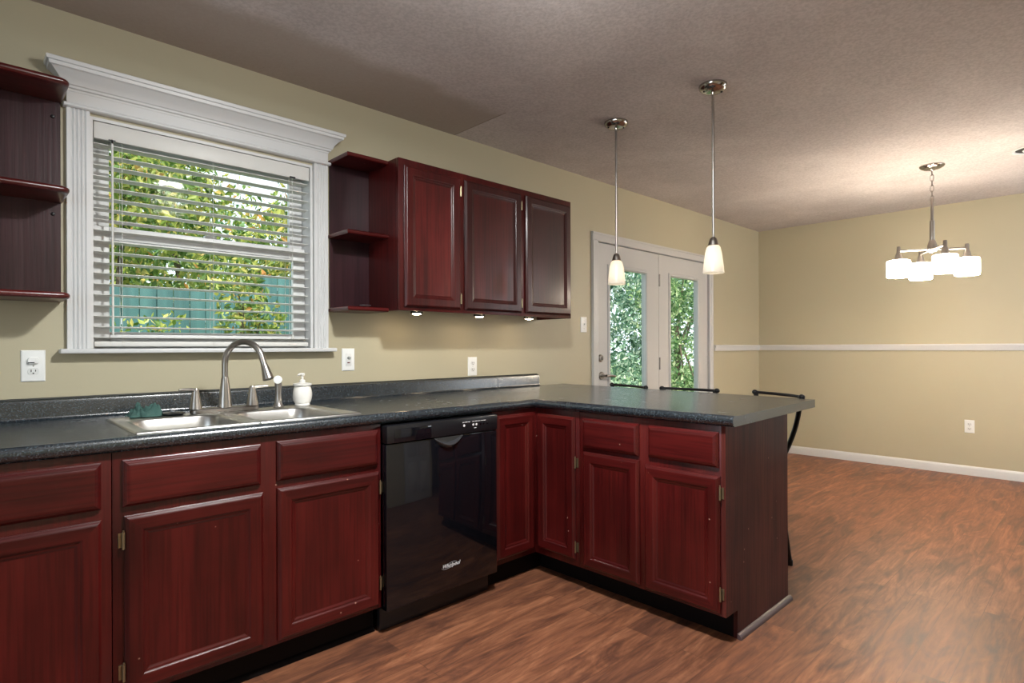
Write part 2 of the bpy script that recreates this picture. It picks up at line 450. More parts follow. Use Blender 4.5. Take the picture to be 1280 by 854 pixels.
# ------------------------------------------------------------------ room shell
T = 0.13
WIN = (0.388, 1.316, 1.180, 2.112)           # kitchen window opening x0,x1,z0,z1
DR = (3.650, 5.480, 0.0, 2.028)              # french door opening
w = MB()                                      # window wall with its two openings (front face y=0)
for x0, x1, z0, z1 in ((XL, WIN[0], 0, H), (WIN[0], WIN[1], 0, WIN[2]), (WIN[0], WIN[1], WIN[3], H), (WIN[1], DR[0], 0, H), (DR[0], DR[1], DR[3], H), (DR[1], XF, 0, H)):
    w.box(x0, x1, 0, T, z0, z1)
struct('wall_left', w, KHAKI, smooth=False)
struct('wall_far', MB().box(XF, XF + T, YB, T, 0, H), KHAKI, smooth=False)
w = MB()
OPN = (3.10, 4.05, 0, 2.05); DW_ = (5.18, 6.32, 0.42, 2.38)
for x0, x1, z0, z1 in ((XL, OPN[0], 0, H), (OPN[0], OPN[1], OPN[3], H), (OPN[1], DW_[0], 0, H), (DW_[0], DW_[1], 0, DW_[2]), (DW_[0], DW_[1], DW_[3], H), (DW_[1], XF + T, 0, H)):
    w.box(x0, x1, YB - T, YB, z0, z1)
struct('wall_right', w, KHAKI, smooth=False)
w = MB(); RW = (-2.92, -1.48, 0.88, 2.12)     # opening added for the rear fill light, no known window
w.box(XL - T, XL, YB - T, RW[0], 0, H).box(XL - T, XL, RW[1], T, 0, H).box(XL - T, XL, RW[0], RW[1], 0, RW[2]).box(XL - T, XL, RW[0], RW[1], RW[3], H)
struct('wall_rear', w, KHAKI, smooth=False)
struct('floor', MB().box(XL - T, XF + T, YB - T - 1.6, T, -0.12, 0), floor_mat(), smooth=False)
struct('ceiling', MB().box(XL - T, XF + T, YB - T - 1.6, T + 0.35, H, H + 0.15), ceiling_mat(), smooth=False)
# unlit hallway behind the opening on the camera's side
h = MB(); h.box(OPN[0] - 0.3, OPN[0] - 0.2, YB - 1.6, YB - T, 0, H).box(OPN[1] + 0.2, OPN[1] + 0.3, YB - 1.6, YB - T, 0, H).box(OPN[0] - 0.3, OPN[1] + 0.3, YB - 1.7, YB - 1.6, 0, H)
struct('wall_hallway', h, KHAKI, smooth=False)
# white panel door on the camera's side (seen mirrored in the dishwasher)
dd = sroot('door_3', (2.62, YB + 0.02, 0))
struct('leaf', MB().box(2.24, 3.02, YB, YB + 0.035, 0.01, 2.03, 0.004), DOORW, dd)
pn = MB()
for x0, x1 in ((2.33, 2.60), (2.67, 2.94)):
    for z0, z1 in ((0.2, 0.85), (0.98, 1.55), (1.66, 1.93)): pn.box(x0, x1, YB + 0.035, YB + 0.043, z0, z1, 0.006)
struct('raised_panel', pn, DOORW, dd)

# baseboards, chair rails
def rail_prof(pts):  # (out, z)
    return pts
BB = [(0, 0), (0.014, 0), (0.014, 0.060), (0.010, 0.076), (0.004, 0.084), (0, 0.084)]
CR = [(0, 1.138), (0.012, 1.138), (0.016, 1.150), (0.016, 1.160), (0.022, 1.172), (0.024, 1.188), (0.016, 1.198), (0, 1.198)]
struct('baseboard_far', MB().loft([[(XF - o, y, z) for o, z in BB] for y in (0, YB)]), TRIM)
struct('baseboard_left', MB().loft([[(x, -o, z) for o, z in BB] for x in (5.585, XF)]), TRIM)
struct('trim_1', MB().loft([[(XF - o, y, z) for o, z in CR] for y in (0, YB)]), TRIM)
struct('trim_2', MB().loft([[(x, -o, z) for o, z in CR] for x in (5.585, XF)]), TRIM)

# ------------------------------------------------------------------ kitchen window
wr = sroot('window_1', (0.85, 0, 1.18))


def fluted(x0, x1, z0, z1):
    n = 4; wd = x1 - x0; p = [(x0, 0), (x0, -0.020)]; m0 = wd * 0.14; fwid = (wd - 2 * m0) / n
    for i in range(n):
        a = x0 + m0 + i * fwid
        for k in range(7):
            t = k / 6; p.append((a + fwid * (0.12 + 0.76 * t), -0.020 + 0.0055 * math.sin(PI * t)))
    p += [(x1, -0.020), (x1, 0)]
    return MB().loft([[(x, y, z) for x, y in p] for z in (z0, z1)])


struct('casing', fluted(0.314, 0.388, 1.182, 2.126), TRIM, wr, angle=20)
struct('casing', fluted(1.318, 1.392, 1.182, 2.126), TRIM, wr, angle=20)
struct('stool_sill', MB().box(0.289, 1.424, -0.055, 0.045, 1.163, 1.182, 0.005), TRIM, wr)
cx = MB()
cx.box(0.314, 1.392, -0.022, 0, 2.138, 2.195)                                     # frieze board
pr_ = [(0, 2.124), (-0.030, 2.124), (-0.036, 2.128), (-0.036, 2.135), (-0.030, 2.140), (0, 2.140)]   # bead
cx.loft([[(x, y, z) for y, z in pr_] for x in (0.304, 1.402)])
crown = [(0.0, 2.186), (-0.024, 2.186), (-0.026, 2.194), (-0.033, 2.197), (-0.035, 2.205), (-0.040, 2.208)]
for i in range(9):
    t = i / 8; crown.append((-0.040 - 0.034 * t, 2.208 + 0.046 * (t ** 0.62 if t > 0 else 0)))
crown += [(-0.080, 2.256), (-0.082, 2.268), (-0.088, 2.270), (-0.090, 2.283), (-0.086, 2.286), (0, 2.286)]
struct('cornice_frieze', cx, TRIM, wr, angle=25)
cr = MB()                                                                         # crown with returns at both ends
L = []
for y, z in crown:
    p = -y - 0.022 if y < -0.022 else 0
    L.append((p, y, z))
cr.loft([[(0.314 - p, 0, z) for p, y, z in L], [(0.314 - p, y, z) for p, y, z in L], [(1.392 + p, y, z) for p, y, z in L], [(1.392 + p, 0, z) for p, y, z in L]], True, False, False)
struct('cornice_crown', cr, TRIM, wr, angle=25)
# jamb liner, sashes, glass
j = MB()
j.box(0.388, 0.400, -0.004, T, 1.182, 2.112).box(1.304, 1.316, -0.004, T, 1.182, 2.112).box(0.400, 1.304, -0.004, T, 2.100, 2.112).box(0.400, 1.304, 0.045, T, 1.182, 1.196)
struct('jamb', j, WHITE, wr)


def sash(x0, x1, z0, z1, y0, y1, st, tr, br):
    m = MB(); b = 0.004
    m.box(x0, x0 + st, y0, y1, z0, z1, b).box(x1 - st, x1, y0, y1, z0, z1, b).box(x0 + st, x1 - st, y0, y1, z0, z0 + br, b).box(x0 + st, x1 - st, y0, y1, z1 - tr, z1, b)
    g = 0.010
    m.box(x0 + st, x1 - st, y0 + 0.006, y1 - 0.006, z0 + br, z0 + br + g, 0.003).box(x0 + st, x1 - st, y0 + 0.006, y1 - 0.006, z1 - tr - g, z1 - tr, 0.003)
    return m


us = struct('upper_sash', sash(0.402, 1.302, 1.640, 2.098, 0.090, 0.120, 0.066, 0.062, 0.045), WHITE, wr)
struct('pane', MB().box(0.468, 1.236, 0.103, 0.107, 1.685, 2.036), GLASS, us, smooth=False)
ls = struct('lower_sash', sash(0.402, 1.302, 1.197, 1.690, 0.058, 0.088, 0.062, 0.055, 0.045), WHITE, wr)
struct('pane', MB().box(0.464, 1.240, 0.071, 0.075, 1.242, 1.635), GLASS, ls, smooth=False)
struct('sash_lock', MB().box(0.83, 0.88, 0.060, 0.088, 1.690, 1.702, 0.003).lathe([(0, 0.012), (0.010, 0.012), (0.012, 0)], (0.855, 0.074, 1.700), 14), WHITE, ls)

# blind (a thing that hangs in the window)
bl = thing('window_blind', 'white slatted blind let down in the window above the sink', 'blind', (0.85, 0.03, 2.098))
obj('valance', MB().box(0.403, 1.301, 0.000, 0.014, 2.030, 2.098, 0.003), BLIND, bl)
sl = MB(); nz = 0
z = 2.012
ZS = []
while z > 1.225:
    ZS.append(z); z -= 0.0437
for z in ZS:
    pts = []
    for i in range(7):
        t = i / 6 - 0.5; pts.append((0.034 + t * 0.046, z + 0.0022 * (1 - 4 * t * t) - t * 0.004))
    prof = [(y, zz + 0.0012) for y, zz in pts] + [(y, zz - 0.0012) for y, zz in pts[::-1]]
    sl.loft([[(x, y, zz) for y, zz in prof] for x in (0.404, 1.299)])
obj('slats', sl, BLIND, bl)
obj('bottom_rail', MB().box(0.404, 1.299, 0.010, 0.058, 1.190, 1.212, 0.005), BLIND, bl)
for x in (0.50, 0.85, 1.20):
    c = MB()
    for y in (0.0085, 0.0590): c.tube([(x, y, 2.04), (x, y, 1.19)], 0.0009, 6)
    for z in ZS: c.tube([(x, 0.0085, z - 0.004), (x, 0.0590, z - 0.004)], 0.0007, 5)
    obj('ladder_cord', c, CORD, bl)
obj('tilt_wand', MB().tube([(0.464, -0.006, 2.018), (0.464, -0.008, 1.236)], 0.0042, 8), BLIND, bl)
obj('wand_hook', MB().tube([(0.464, 0.004, 2.036), (0.464, -0.006, 2.032), (0.464, -0.006, 2.010)], 0.003, 8).box(0.452, 0.476, -0.004, 0.002, 2.030, 2.034), BLACKP, bl)
obj('lift_cord', MB().tube([(1.212, -0.002, 2.034), (1.212, -0.003, 1.245)], 0.0012, 6).lathe([(0, 0.02), (0.004, 0.018), (0.006, 0), (0, 0)], (1.212, -0.003, 1.228), 10), CORD, bl)
obj('cord_clip', MB().box(1.200, 1.228, -0.004, 0.002, 2.028, 2.036), BLACKP, bl)

# ------------------------------------------------------------------ french doors
tr = MB()
CA = [(0, 0), (-0.016, 0.0), (-0.020, 0.008), (-0.018, 0.05), (-0.022, 0.056), (-0.022, 0.068), (0, 0.070)]     # (y, out from opening)
for sx, xx in ((-1, 3.660), (1, 5.470)):
    tr.loft([[(xx + sx * o, y, z) for y, o in CA] for z in (0, 2.018)])
    tr.box(xx - 0.018 if sx < 0 else xx, xx if sx < 0 else xx + 0.018, -0.001, T, 0, 2.028)
tr.loft([[(x, y, 2.018 + o) for y, o in CA] for x in (3.590, 5.540)])
tr.box(3.66, 5.47, -0.001, T, 2.018, 2.030).box(3.66, 5.47, 0.0, T, 0, 0.014)
struct('trim_3', tr, DOORW, angle=25)


def leafdoor(name, x0, x1, lx0, lx1, lz0, lz1):
    r = sroot(name, ((x0 + x1) / 2, 0.03, 0.015))
    y0, y1 = 0.008, 0.052; m = MB()
    m.box(x0, lx0, y0, y1, 0.016, 2.014).box(lx1, x1, y0, y1, 0.016, 2.014).box(lx0, lx1, y0, y1, 0.016, lz0).box(lx0, lx1, y0, y1, lz1, 2.014)
    struct('leaf', m, DOORW, r, smooth=False)
    fr = MB()   # raised moulding round the lite
    o, d_ = 0.028, 0.012
    loops = []
    for k, (off, yy) in enumerate(((o, y0), (o, y0 - 0.006), (o - 0.008, y0 - d_), (0.006, y0 - d_), (-0.004, y0 - 0.004), (-0.004, y0 + 0.02))):
        loops.append([(lx0 - off, yy, lz0 - off), (lx1 + off, yy, lz0 - off), (lx1 + off, yy, lz1 + off), (lx0 - off, yy, lz1 + off)])
    fr.loft(loops, True, False, False)
    struct('lite_frame', fr, DOORW, r, angle=20)
    struct('pane', MB().box(lx0 - 0.004, lx1 + 0.004, 0.026, 0.030, lz0 - 0.004, lz1 + 0.004), GLASS, r, smooth=False)
    return r


d1 = leafdoor('door_1', 3.664, 4.566, 3.835, 4.360, 0.26, 1.824)
d2 = leafdoor('door_2', 4.570, 5.466, 4.760, 5.270, 0.26, 1.832)
kb = MB(); kb.lathe([(0, -0.012), (0.028, -0.012), (0.032, -0.006), (0.032, 0)], (3.722, 0.008, 0.952), 20, 'y').lathe([(0.010, -0.05), (0.012, -0.012)], (3.722, 0.008, 0.952), 14, 'y')
kb.tube([(3.722, -0.045, 0.952), (3.76, -0.050, 0.952), (3.80, -0.050, 0.948), (3.838, -0.046, 0.945)], [0.011, 0.011, 0.010, 0.009], 12)
struct('lever_handle', kb, NICKEL, d1)
struct('deadbolt', MB().lathe([(0, -0.016), (0.024, -0.016), (0.030, -0.008), (0.031, 0)], (3.712, 0.008, 1.092), 20, 'y').box(3.708, 3.716, -0.022, -0.006, 1.078, 1.106, 0.002), NICKEL, d1)
for z in (1.78, 1.03, 0.3):
    struct('hinge', MB().lathe([(0, -0.055), (0.007, -0.055), (0.007, 0.055), (0, 0.055)], (4.578, 0.0035, z), 12).box(4.572, 4.592, 0.004, 0.0085, z - 0.05, z + 0.05), NICKEL, d2)

# ------------------------------------------------------------------ cabinetry
def facing(plane):
    """map (a along, d out of the face, z) -> world; plane = ('y', y0): faces -Y, a = x; ('x', x0): faces -X, a = -y"""
    k, v = plane
    if k == 'y': return lambda a, d_, z: (a, v - d_, z)
    return lambda a, d_, z: (v - d_, a, z)


def slab(plane, a0, a1, z0, z1, levels, cap=True, mb=None):
    """nested rectangular loops: levels = [(inset, out)], rails (top/bottom) get material 1"""
    P = facing(plane); mb = mb or MB(); loops = []
    for ins, out in levels:
        loops.append([P(a0 + ins, out, z0 + ins), P(a1 - ins, out, z0 + ins), P(a1 - ins, out, z1 - ins), P(a0 + ins, out, z1 - ins)])
    for k in range(len(loops) - 1):
        for i in range(4):
            jn = (i + 1) % 4
            mb.add([loops[k][i], loops[k][jn], loops[k + 1][jn], loops[k + 1][i]], [[0, 1, 2, 3]], 1 if i in (0, 2) else 0)
    if cap: mb.add(loops[-1], [[0, 1, 2, 3]], 0)
    return mb


OGEE = [(0, 0), (0, 0.007), (0.0025, 0.0085), (0.0025, 0.0105), (0.0055, 0.0135), (0.0095, 0.0172), (0.0125, 0.0185)]


def cab_door(parent, plane, a0, a1, z0, z1, hinges=(), hside=1, rail=0.048, hmat=BRASS, panel_mat=None, frame_mat=None):
    if a0 > a1: a0, a1 = a1, a0
    hor = WX if plane[0] == 'y' else WY
    ins = OGEE + [(0.0150, 0.0185), (rail - 0.0055, 0.0185), (rail - 0.003, 0.0183), (rail, 0.0172), (rail + 0.0025, 0.0150), (rail + 0.0045, 0.0136), (rail + 0.0075, 0.0130), (rail + 0.010, 0.0126), (rail + 0.0135, 0.0106), (rail + 0.0165, 0.0091), (rail + 0.0185, 0.0088)]
    d_ = obj('door', slab(plane, a0, a1, z0, z1, ins, False), [frame_mat or WV, frame_mat or hor], parent, angle=62)
    k = rail + 0.0178
    P = facing(plane)
    obj('panel', slab(plane, a0 + k, a1 - k, z0 + k, z1 - k, [(0, 0.002), (0, 0.0088)]), [panel_mat or WV] * 2, d_, smooth=False)
    for z in hinges:
        a = a1 + 0.003 if hside > 0 else a0 - 0.003
        hb = MB(); c = P(a, 0.012, z)
        hb.lathe([(0, -0.026), (0.0042, -0.026), (0.0042, 0.026), (0, 0.026)], c, 10)
        hb.lathe([(0, 0.026), (0.0028, 0.027), (0.0028, 0.031), (0, 0.032)], c, 8)
        p0 = P(a - 0.001, 0.0, z - 0.022); p1 = P(a + 0.012 * hside, 0.004, z + 0.022)
        hb.box(min(p0[0], p1[0]), max(p0[0], p1[0]), min(p0[1], p1[1]), max(p0[1], p1[1]), p0[2], p1[2])
        obj('hinge', hb, hmat, d_)
    return d_


def drawer_front(parent, plane, a0, a1, z0, z1):
    if a0 > a1: a0, a1 = a1, a0
    hor = WX if plane[0] == 'y' else WY
    return obj('drawer_front', slab(plane, a0, a1, z0, z1, OGEE[:-1] + [(0.0120, 0.0180), (0.0145, 0.0192), (0.0175, 0.0202), (0.021, 0.0205), (0.024, 0.0205)]), [hor, hor], parent, angle=62)


YF = -0.748      # face frame plane, left run
XP = 2.175       # face frame plane, peninsula
ZT = 0.870       # cabinet top


def carcass_y(parent, x0, x1, y_back=-0.03, openings=()):
    obj('carcass', MB().box(x0, x0 + 0.018, YF + 0.02, y_back, 0.116, ZT).box(x1 - 0.018, x1, YF + 0.02, y_back, 0.116, ZT)
        .box(x0 + 0.018, x1 - 0.018, YF + 0.02, y_back, 0.116, 0.134).box(x0 + 0.018, x1 - 0.018, y_back - 0.012, y_back, 0.134, ZT), WV, parent, smooth=False)
    obj('face_frame', MB().box(x0, x1, YF, YF + 0.02, 0.116, ZT, 0.0015), WV, parent)
    obj('toe_kick', MB().box(x0, x1, -0.682, -0.660, 0.0, 0.116), TOE, parent, smooth=False)
    q = [(0, 0), (0, 0.018)] + [(0.016 * math.sin(t * PI / 12), 0.018 * math.cos(t * PI / 12)) for t in range(1, 7)]
    obj('shoe_molding', MB().loft([[(x, -0.682 - a, z) for a, z in q] for x in (x0, x1)]), TOE, parent)


PY = ('y', YF)
c1 = thing('base_cabinet', 'dark red base cabinet left of the sink, cut by the left edge of the picture', 'cabinet', (0.0, -0.4, 0))
carcass_y(c1, -0.345, 0.337)
drawer_front(c1, PY, -0.31, 0.311, 0.703, 0.842)
cab_door(c1, PY, 0.005, 0.311, 0.135, 0.672)
cab_door(c1, PY, -0.31, -0.005, 0.135, 0.672)

c2 = thing('base_cabinet', 'wide dark red cabinet under the sink with two doors and two false drawers', 'cabinet', (0.8, -0.4, 0))
carcass_y(c2, 0.339, 1.258)
drawer_front(c2, PY, 0.364, 0.774, 0.700, 0.843); drawer_front(c2, PY, 0.831, 1.241, 0.703, 0.846)
cab_door(c2, PY, 0.368, 0.782, 0.132, 0.673, (0.60, 0.20), -1)
cab_door(c2, PY, 0.832, 1.246, 0.130, 0.677, (0.61, 0.22), 1)

# corner cabinet with a two-leaf folding door
c3 = thing('corner_cabinet', 'dark red corner cabinet with folding doors right of the dishwasher', 'cabinet', (2.3, -0.6, 0))
obj('carcass', MB().box(1.874, 1.892, -0.73, -0.03, 0.116, ZT).box(1.892, 2.79, -0.042, -0.03, 0.134, ZT).box(2.772, 2.79, -1.043, -0.042, 0.134, ZT)
    .box(1.892, 2.79, -0.73, -0.03, 0.116, 0.134).box(2.195, 2.79, -1.043, -0.73, 0.116, 0.134), WV, c3, smooth=False)
obj('face_frame', MB().box(1.874, 2.175, YF, YF + 0.02, 0.116, ZT, 0.0015).box(XP, XP + 0.02, -1.043, YF + 0.02, 0.116, ZT, 0.0015), WV, c3)
obj('toe_kick', MB().box(1.874, 2.30, -0.682, -0.66, 0, 0.116).box(2.278, 2.30, -1.043, -0.682, 0, 0.116), TOE, c3, smooth=False)
cab_door(c3, PY, 1.893, 2.154, 0.142, 0.846)
cab_door(c3, ('x', XP), -0.770, -1.022, 0.150, 0.840, (0.62, 0.21), -1)

# peninsula cabinet
c4 = thing('peninsula_cabinet', 'dark red peninsula cabinet with two drawers, two doors and a plain end panel', 'cabinet', (2.48, -1.4, 0))
obj('carcass', MB().box(2.195, 2.772, -1.063, -1.045, 0.116, ZT).box(2.195, 2.772, -1.762, -1.063, 0.116, 0.134).box(2.772, 2.79, -1.762, -1.045, 0.0, ZT), WV, c4, smooth=False)
obj('face_frame', MB().box(XP, XP + 0.02, -1.762, -1.045, 0.116, ZT, 0.0015), WV, c4)
obj('toe_kick', MB().box(2.278, 2.30, -1.762, -1.045, 0, 0.116), TOE, c4, smooth=False)
ep = [(2.175, 0.116), (2.275, 0.116), (2.275, 0.0), (2.793, 0.0), (2.793, ZT), (2.175, ZT)]
obj('end_panel', MB().loft([[(x, y, z) for x, z in ep] for y in (-1.7625, -1.780)]), WB, c4, smooth=False)
q = [(0, 0), (0, 0.022)] + [(0.018 * math.sin(t * PI / 12), 0.022 * math.cos(t * PI / 12)) for t in range(1, 7)]
obj('shoe_molding', MB().loft([[(x, -1.780 - a, z) for a, z in q] for x in (2.270, 2.806)]), SHOE, c4)
PX = ('x', XP)
drawer_front(c4, PX, -1.070, -1.385, 0.698, 0.842); drawer_front(c4, PX, -1.433, -1.755, 0.702, 0.842)
cab_door(c4, PX, -1.073, -1.387, 0.133, 0.681)
cab_door(c4, PX, -1.415, -1.759, 0.127, 0.668, (0.603, 0.205), -1)

# ------------------------------------------------------------------ countertop
ct = thing('countertop', 'black speckled laminate countertop running along the wall and out over the peninsula', 'countertop', (1.5, -0.4, 0.87))
ZC, ZB, YC, XC = 0.911, 0.8715, -0.775, 2.143
MIT = 0.835 / 0.775


def edge_prof():  # (out from the front line, z); rolled no-drip front
    p = [(-0.030, ZB), (-0.010, ZB)]
    for i in range(1, 9):
        a = -PI / 2 + PI * i / 9; p.append((-0.019 + 0.019 * math.cos(a) + 0.0, (ZB + ZC + 0.003) / 2 + (ZC + 0.003 - ZB) / 2 * math.sin(a)))
    p += [(-0.022, ZC + 0.003), (-0.034, ZC + 0.0015), (-0.045, ZC)]
    return p


SX0, SX1, SY0, SY1 = 0.425, 1.180, -0.688, -0.222      # sink cut-out
EP = edge_prof()
front = [(YC - o, z) for o, z in EP]                    # o negative -> into the counter (+y)
def strip_y(prof, xa, xb): return [[(xa(y) if callable(xa) else xa, y, z) for y, z in prof], [(xb(y) if callable(xb) else xb, y, z) for y, z in prof]]
mit = lambda y: XC + (y - YC) * MIT
m = MB()
full = front + [(-0.001, ZC), (-0.001, ZB)]
m.loft(strip_y(full, -0.345, SX0)); m.loft(strip_y(full, SX1, mit))
m.loft(strip_y(front + [(SY0, ZC), (SY0, ZB)], SX0, SX1)); m.loft(strip_y([(SY1, ZB), (SY1, ZC), (-0.001, ZC), (-0.001, ZB)], SX0, SX1))
obj('worktop', m, COUNTER, ct, angle=30)
m = MB()
xm = XC + 0.775 * MIT
XB0, XB1 = 3.258, 3.145
prof = [(XC - o, z) for o, z in EP] + [(xm, ZC), (9, ZC + 0.0), (9, ZB), (xm, ZB)]
def ystart(x): return YC + (x - XC) / MIT if x < xm else -0.001
def yend(x): return -1.826 + 0.043 * (x - XC)
def back(t): return XB0 + (XB1 - XB0) * t
l0 = []; l1 = []
for x, z in prof:
    if x == 9:
        l0.append((XB0, -0.001, z)); l1.append((XB1, yend(XB1), z))
    else:
        l0.append((x, min(ystart(x), -0.001), z)); l1.append((x, yend(x), z))
m.loft([l0, l1], True, False, True)
obj('worktop', m, COUNTER, ct, angle=30)
bs = [(-0.001, ZC), (-0.034, ZC)] + [(-0.034 + 0.014 * math.sin(t * PI / 8), ZC + 0.014 - 0.014 * math.cos(t * PI / 8)) for t in range(1, 5)] + [(-0.020, 0.975), (-0.017, 0.984), (-0.011, 0.988), (-0.001, 0.990)]
obj('backsplash', MB().loft([[(x, y, z) for y, z in bs] for x in (-0.345, xm - 0.002)]), COUNTER, ct, angle=30)
obj('caulk_bead', MB().tube([(-0.345, -0.004, 0.991), (xm - 0.01, -0.004, 0.991)], 0.0045, 8), CAULK, ct)

# ------------------------------------------------------------------ sink
sk = thing('kitchen_sink', 'stainless steel double bowl sink set into the black countertop', 'sink', (0.80, -0.45, 0.911))
ZR = 0.9165


def bowl(cx_, hx, cy_, hy, outer):
    mb_ = MB(); n = 6; loops = []
    ox0, ox1, oy0, oy1 = outer
    hole = rrect(cx_, cy_, hx, hy, 0.075, ZR, n)
    # outer rectangle with a matching point count
    ocx, ocy, ohx, ohy = (ox0 + ox1) / 2, (oy0 + oy1) / 2, (ox1 - ox0) / 2, (oy1 - oy0) / 2
    loops.append(rrect(ocx, ocy, ohx, ohy, 0.004, 0.9112, n))
    loops.append(rrect(ocx, ocy, ohx - 0.002, ohy - 0.002, 0.004, ZR - 0.001, n))
    loops.append(rrect(ocx, ocy, ohx - 0.006, ohy - 0.006, 0.004, ZR + 0.001, n))
    loops.append(rrect(ocx, ocy, ohx - 0.016, ohy - 0.016, 0.006, ZR - 0.002, n))
    loops.append(rrect(cx_, cy_, hx + 0.008, hy + 0.008, 0.083, ZR - 0.002, n))
    for ins, dz, r in ((0, -0.004, 0.075), (0.005, -0.012, 0.072), (0.012, -0.08, 0.068), (0.018, -0.14, 0.062), (0.030, -0.162, 0.055), (0.055, -0.170, 0.04)):
        loops.append(rrect(cx_, cy_, hx - ins, hy - ins, r, ZR + dz, n))
    mb_.loft(loops, True, False, True)
    return mb_


b1 = obj('basin', bowl(0.612, 0.158, -0.478, 0.200, (0.408, 0.794, -0.703, -0.205)), STEEL, sk, angle=50)
b2 = obj('basin', bowl(0.984, 0.162, -0.478, 0.200, (0.794, 1.198, -0.703, -0.205)), STEEL, sk, angle=50)
for b_, x in ((b1, 0.612), (b2, 0.984)):
    obj('drain', MB().lathe([(0, 0.004), (0.018, 0.003), (0.034, 0.005), (0.042, 0.003), (0.044, 0.0)], (x, -0.478, ZR - 0.1700), 24), CHROME, b_)

# faucet
YFA = -0.236
fa = thing('faucet', 'brushed nickel gooseneck faucet with two lever handles behind the sink', 'faucet', (0.823, YFA, ZR))
bp_ = MB(); lo = []
for ins, z in ((0.0, ZR), (0.0, ZR + 0.012), (0.004, ZR + 0.017), (0.010, ZR + 0.019)):
    lo.append(rrect(0.822, YFA, 0.136 - ins, 0.027 - ins, 0.0265 - ins, z, 6))
bp_.loft(lo); obj('base_plate', bp_, NICKEL, fa)
sp = [(0.820, YFA, z) for z in (0.93, 1.0, 1.06, 1.118)]
dirx, diry = 0.55, -0.835
for i in range(1, 15):
    a = PI - PI * 0.93 * i / 14; R = 0.091
    sp.append((0.820 + dirx * (R + R * math.cos(a)), YFA + diry * (R + R * math.cos(a)), 1.118 + R * math.sin(a)))
e = Vector(sp[-1]); t = (e - Vector(sp[-2])).normalized()
sp.append(tuple(e + t * 0.028))
obj('spout', MB().tube(sp, [0.0125] * len(sp), 16), NICKEL, fa)
obj('spout_base', MB().lathe([(0.029, ZR + 0.017), (0.027, ZR + 0.03), (0.020, 1.01), (0.0145, 1.055), (0.0125, 1.062)], (0.820, YFA, 0), 24), NICKEL, fa)
p0 = e + t * 0.026
obj('spray_head', MB().tube([p0, p0 + t * 0.012, p0 + t * 0.045, p0 + t * 0.062, p0 + t * 0.066], [0.0135, 0.0150, 0.0205, 0.0225, 0.018], 18), NICKEL, fa)
for s, x in ((-1, 0.708), (1, 0.932)):
    hd = obj('handle', MB().lathe([(0.026, ZR + 0.017), (0.024, ZR + 0.024), (0.0145, 0.995), (0.0125, 1.004), (0.0125, 1.012), (0.009, 1.018), (0, 1.0195)], (x, YFA, 0), 20), NICKEL, fa)
    obj('lever', MB().tube([(x, YFA, 1.009), (x + s * 0.022, YFA - 0.004, 1.014), (x + s * 0.052, YFA - 0.010, 1.015), (x + s * 0.064, YFA - 0.012, 1.0145)], [0.0085, 0.0072, 0.0062, 0.0056], 12), NICKEL, hd)
ss = thing('side_sprayer', 'nickel side sprayer with white nozzle standing between faucet and soap bottle', 'sprayer', (1.045, YFA, ZR))
obj('body', MB().lathe([(0, ZR), (0.022, ZR), (0.023, ZR + 0.006), (0.016, ZR + 0.02), (0.0125, ZR + 0.06), (0.014, ZR + 0.09), (0.0155, ZR + 0.108), (0.010, ZR + 0.112), (0, ZR + 0.112)], (1.045, YFA, 0), 20), NICKEL, ss)
nz_ = MB(); c0 = Vector((1.045, YFA, ZR + 0.122)); dv = Vector((-0.45, -0.85, 0.12)).normalized()
nz_.tube([c0 - dv * 0.016, c0 - dv * 0.004, c0 + dv * 0.008, c0 + dv * 0.020, c0 + dv * 0.022], [0.010, 0.015, 0.0175, 0.0180, 0.013], 20)
obj('nozzle', nz_, PLATE, ss)

# soap dispenser
sd = thing('soap_dispenser', 'white ceramic soap pump bottle at the back right corner of the sink', 'soap dispenser', (1.158, -0.232, ZR))
cs = (1.158, -0.232, 0)
pr2 = [(0, ZR), (0.032, ZR), (0.034, ZR + 0.004), (0.032, ZR + 0.010)]
for i in range(13):
    t_ = i / 12; pr2.append((0.034 + 0.0085 * math.sin(PI * t_) ** 0.8, ZR + 0.012 + 0.076 * t_))
pr2 += [(0.040, ZR + 0.092), (0.042, ZR + 0.096), (0.041, ZR + 0.101), (0.030, ZR + 0.104), (0.014, ZR + 0.106), (0.012, ZR + 0.110)]
bd = MB(); N = 48; lo = []
for r, z in pr2:
    fl = 1.0 if not (ZR + 0.012 < z < ZR + 0.089) else 0.014
    lo.append([(cs[0] + r * (1 + (0.012 * math.cos(24 * 2 * PI * k / N) if fl < 1 else 0)) * math.cos(2 * PI * k / N), cs[1] + r * (1 + (0.012 * math.cos(24 * 2 * PI * k / N) if fl < 1 else 0)) * math.sin(2 * PI * k / N), z) for k in range(N)])
bd.loft(lo, True, False, True); obj('bottle', bd, CERAMIC, sd, angle=50)
pm = MB(); pm.lathe([(0.013, ZR + 0.106), (0.013, ZR + 0.116), (0.009, ZR + 0.119), (0.0055, ZR + 0.121), (0.0055, ZR + 0.135), (0.010, ZR + 0.137), (0.012, ZR + 0.144), (0.009, ZR + 0.149), (0, ZR + 0.150)], cs, 18)
pm.tube([(cs[0], cs[1], ZR + 0.144), (cs[0] - 0.018, cs[1] - 0.012, ZR + 0.145), (cs[0] - 0.030, cs[1] - 0.020, ZR + 0.140)], [0.006, 0.0055, 0.004], 10)
obj('pump', pm, CERAMIC, sd)

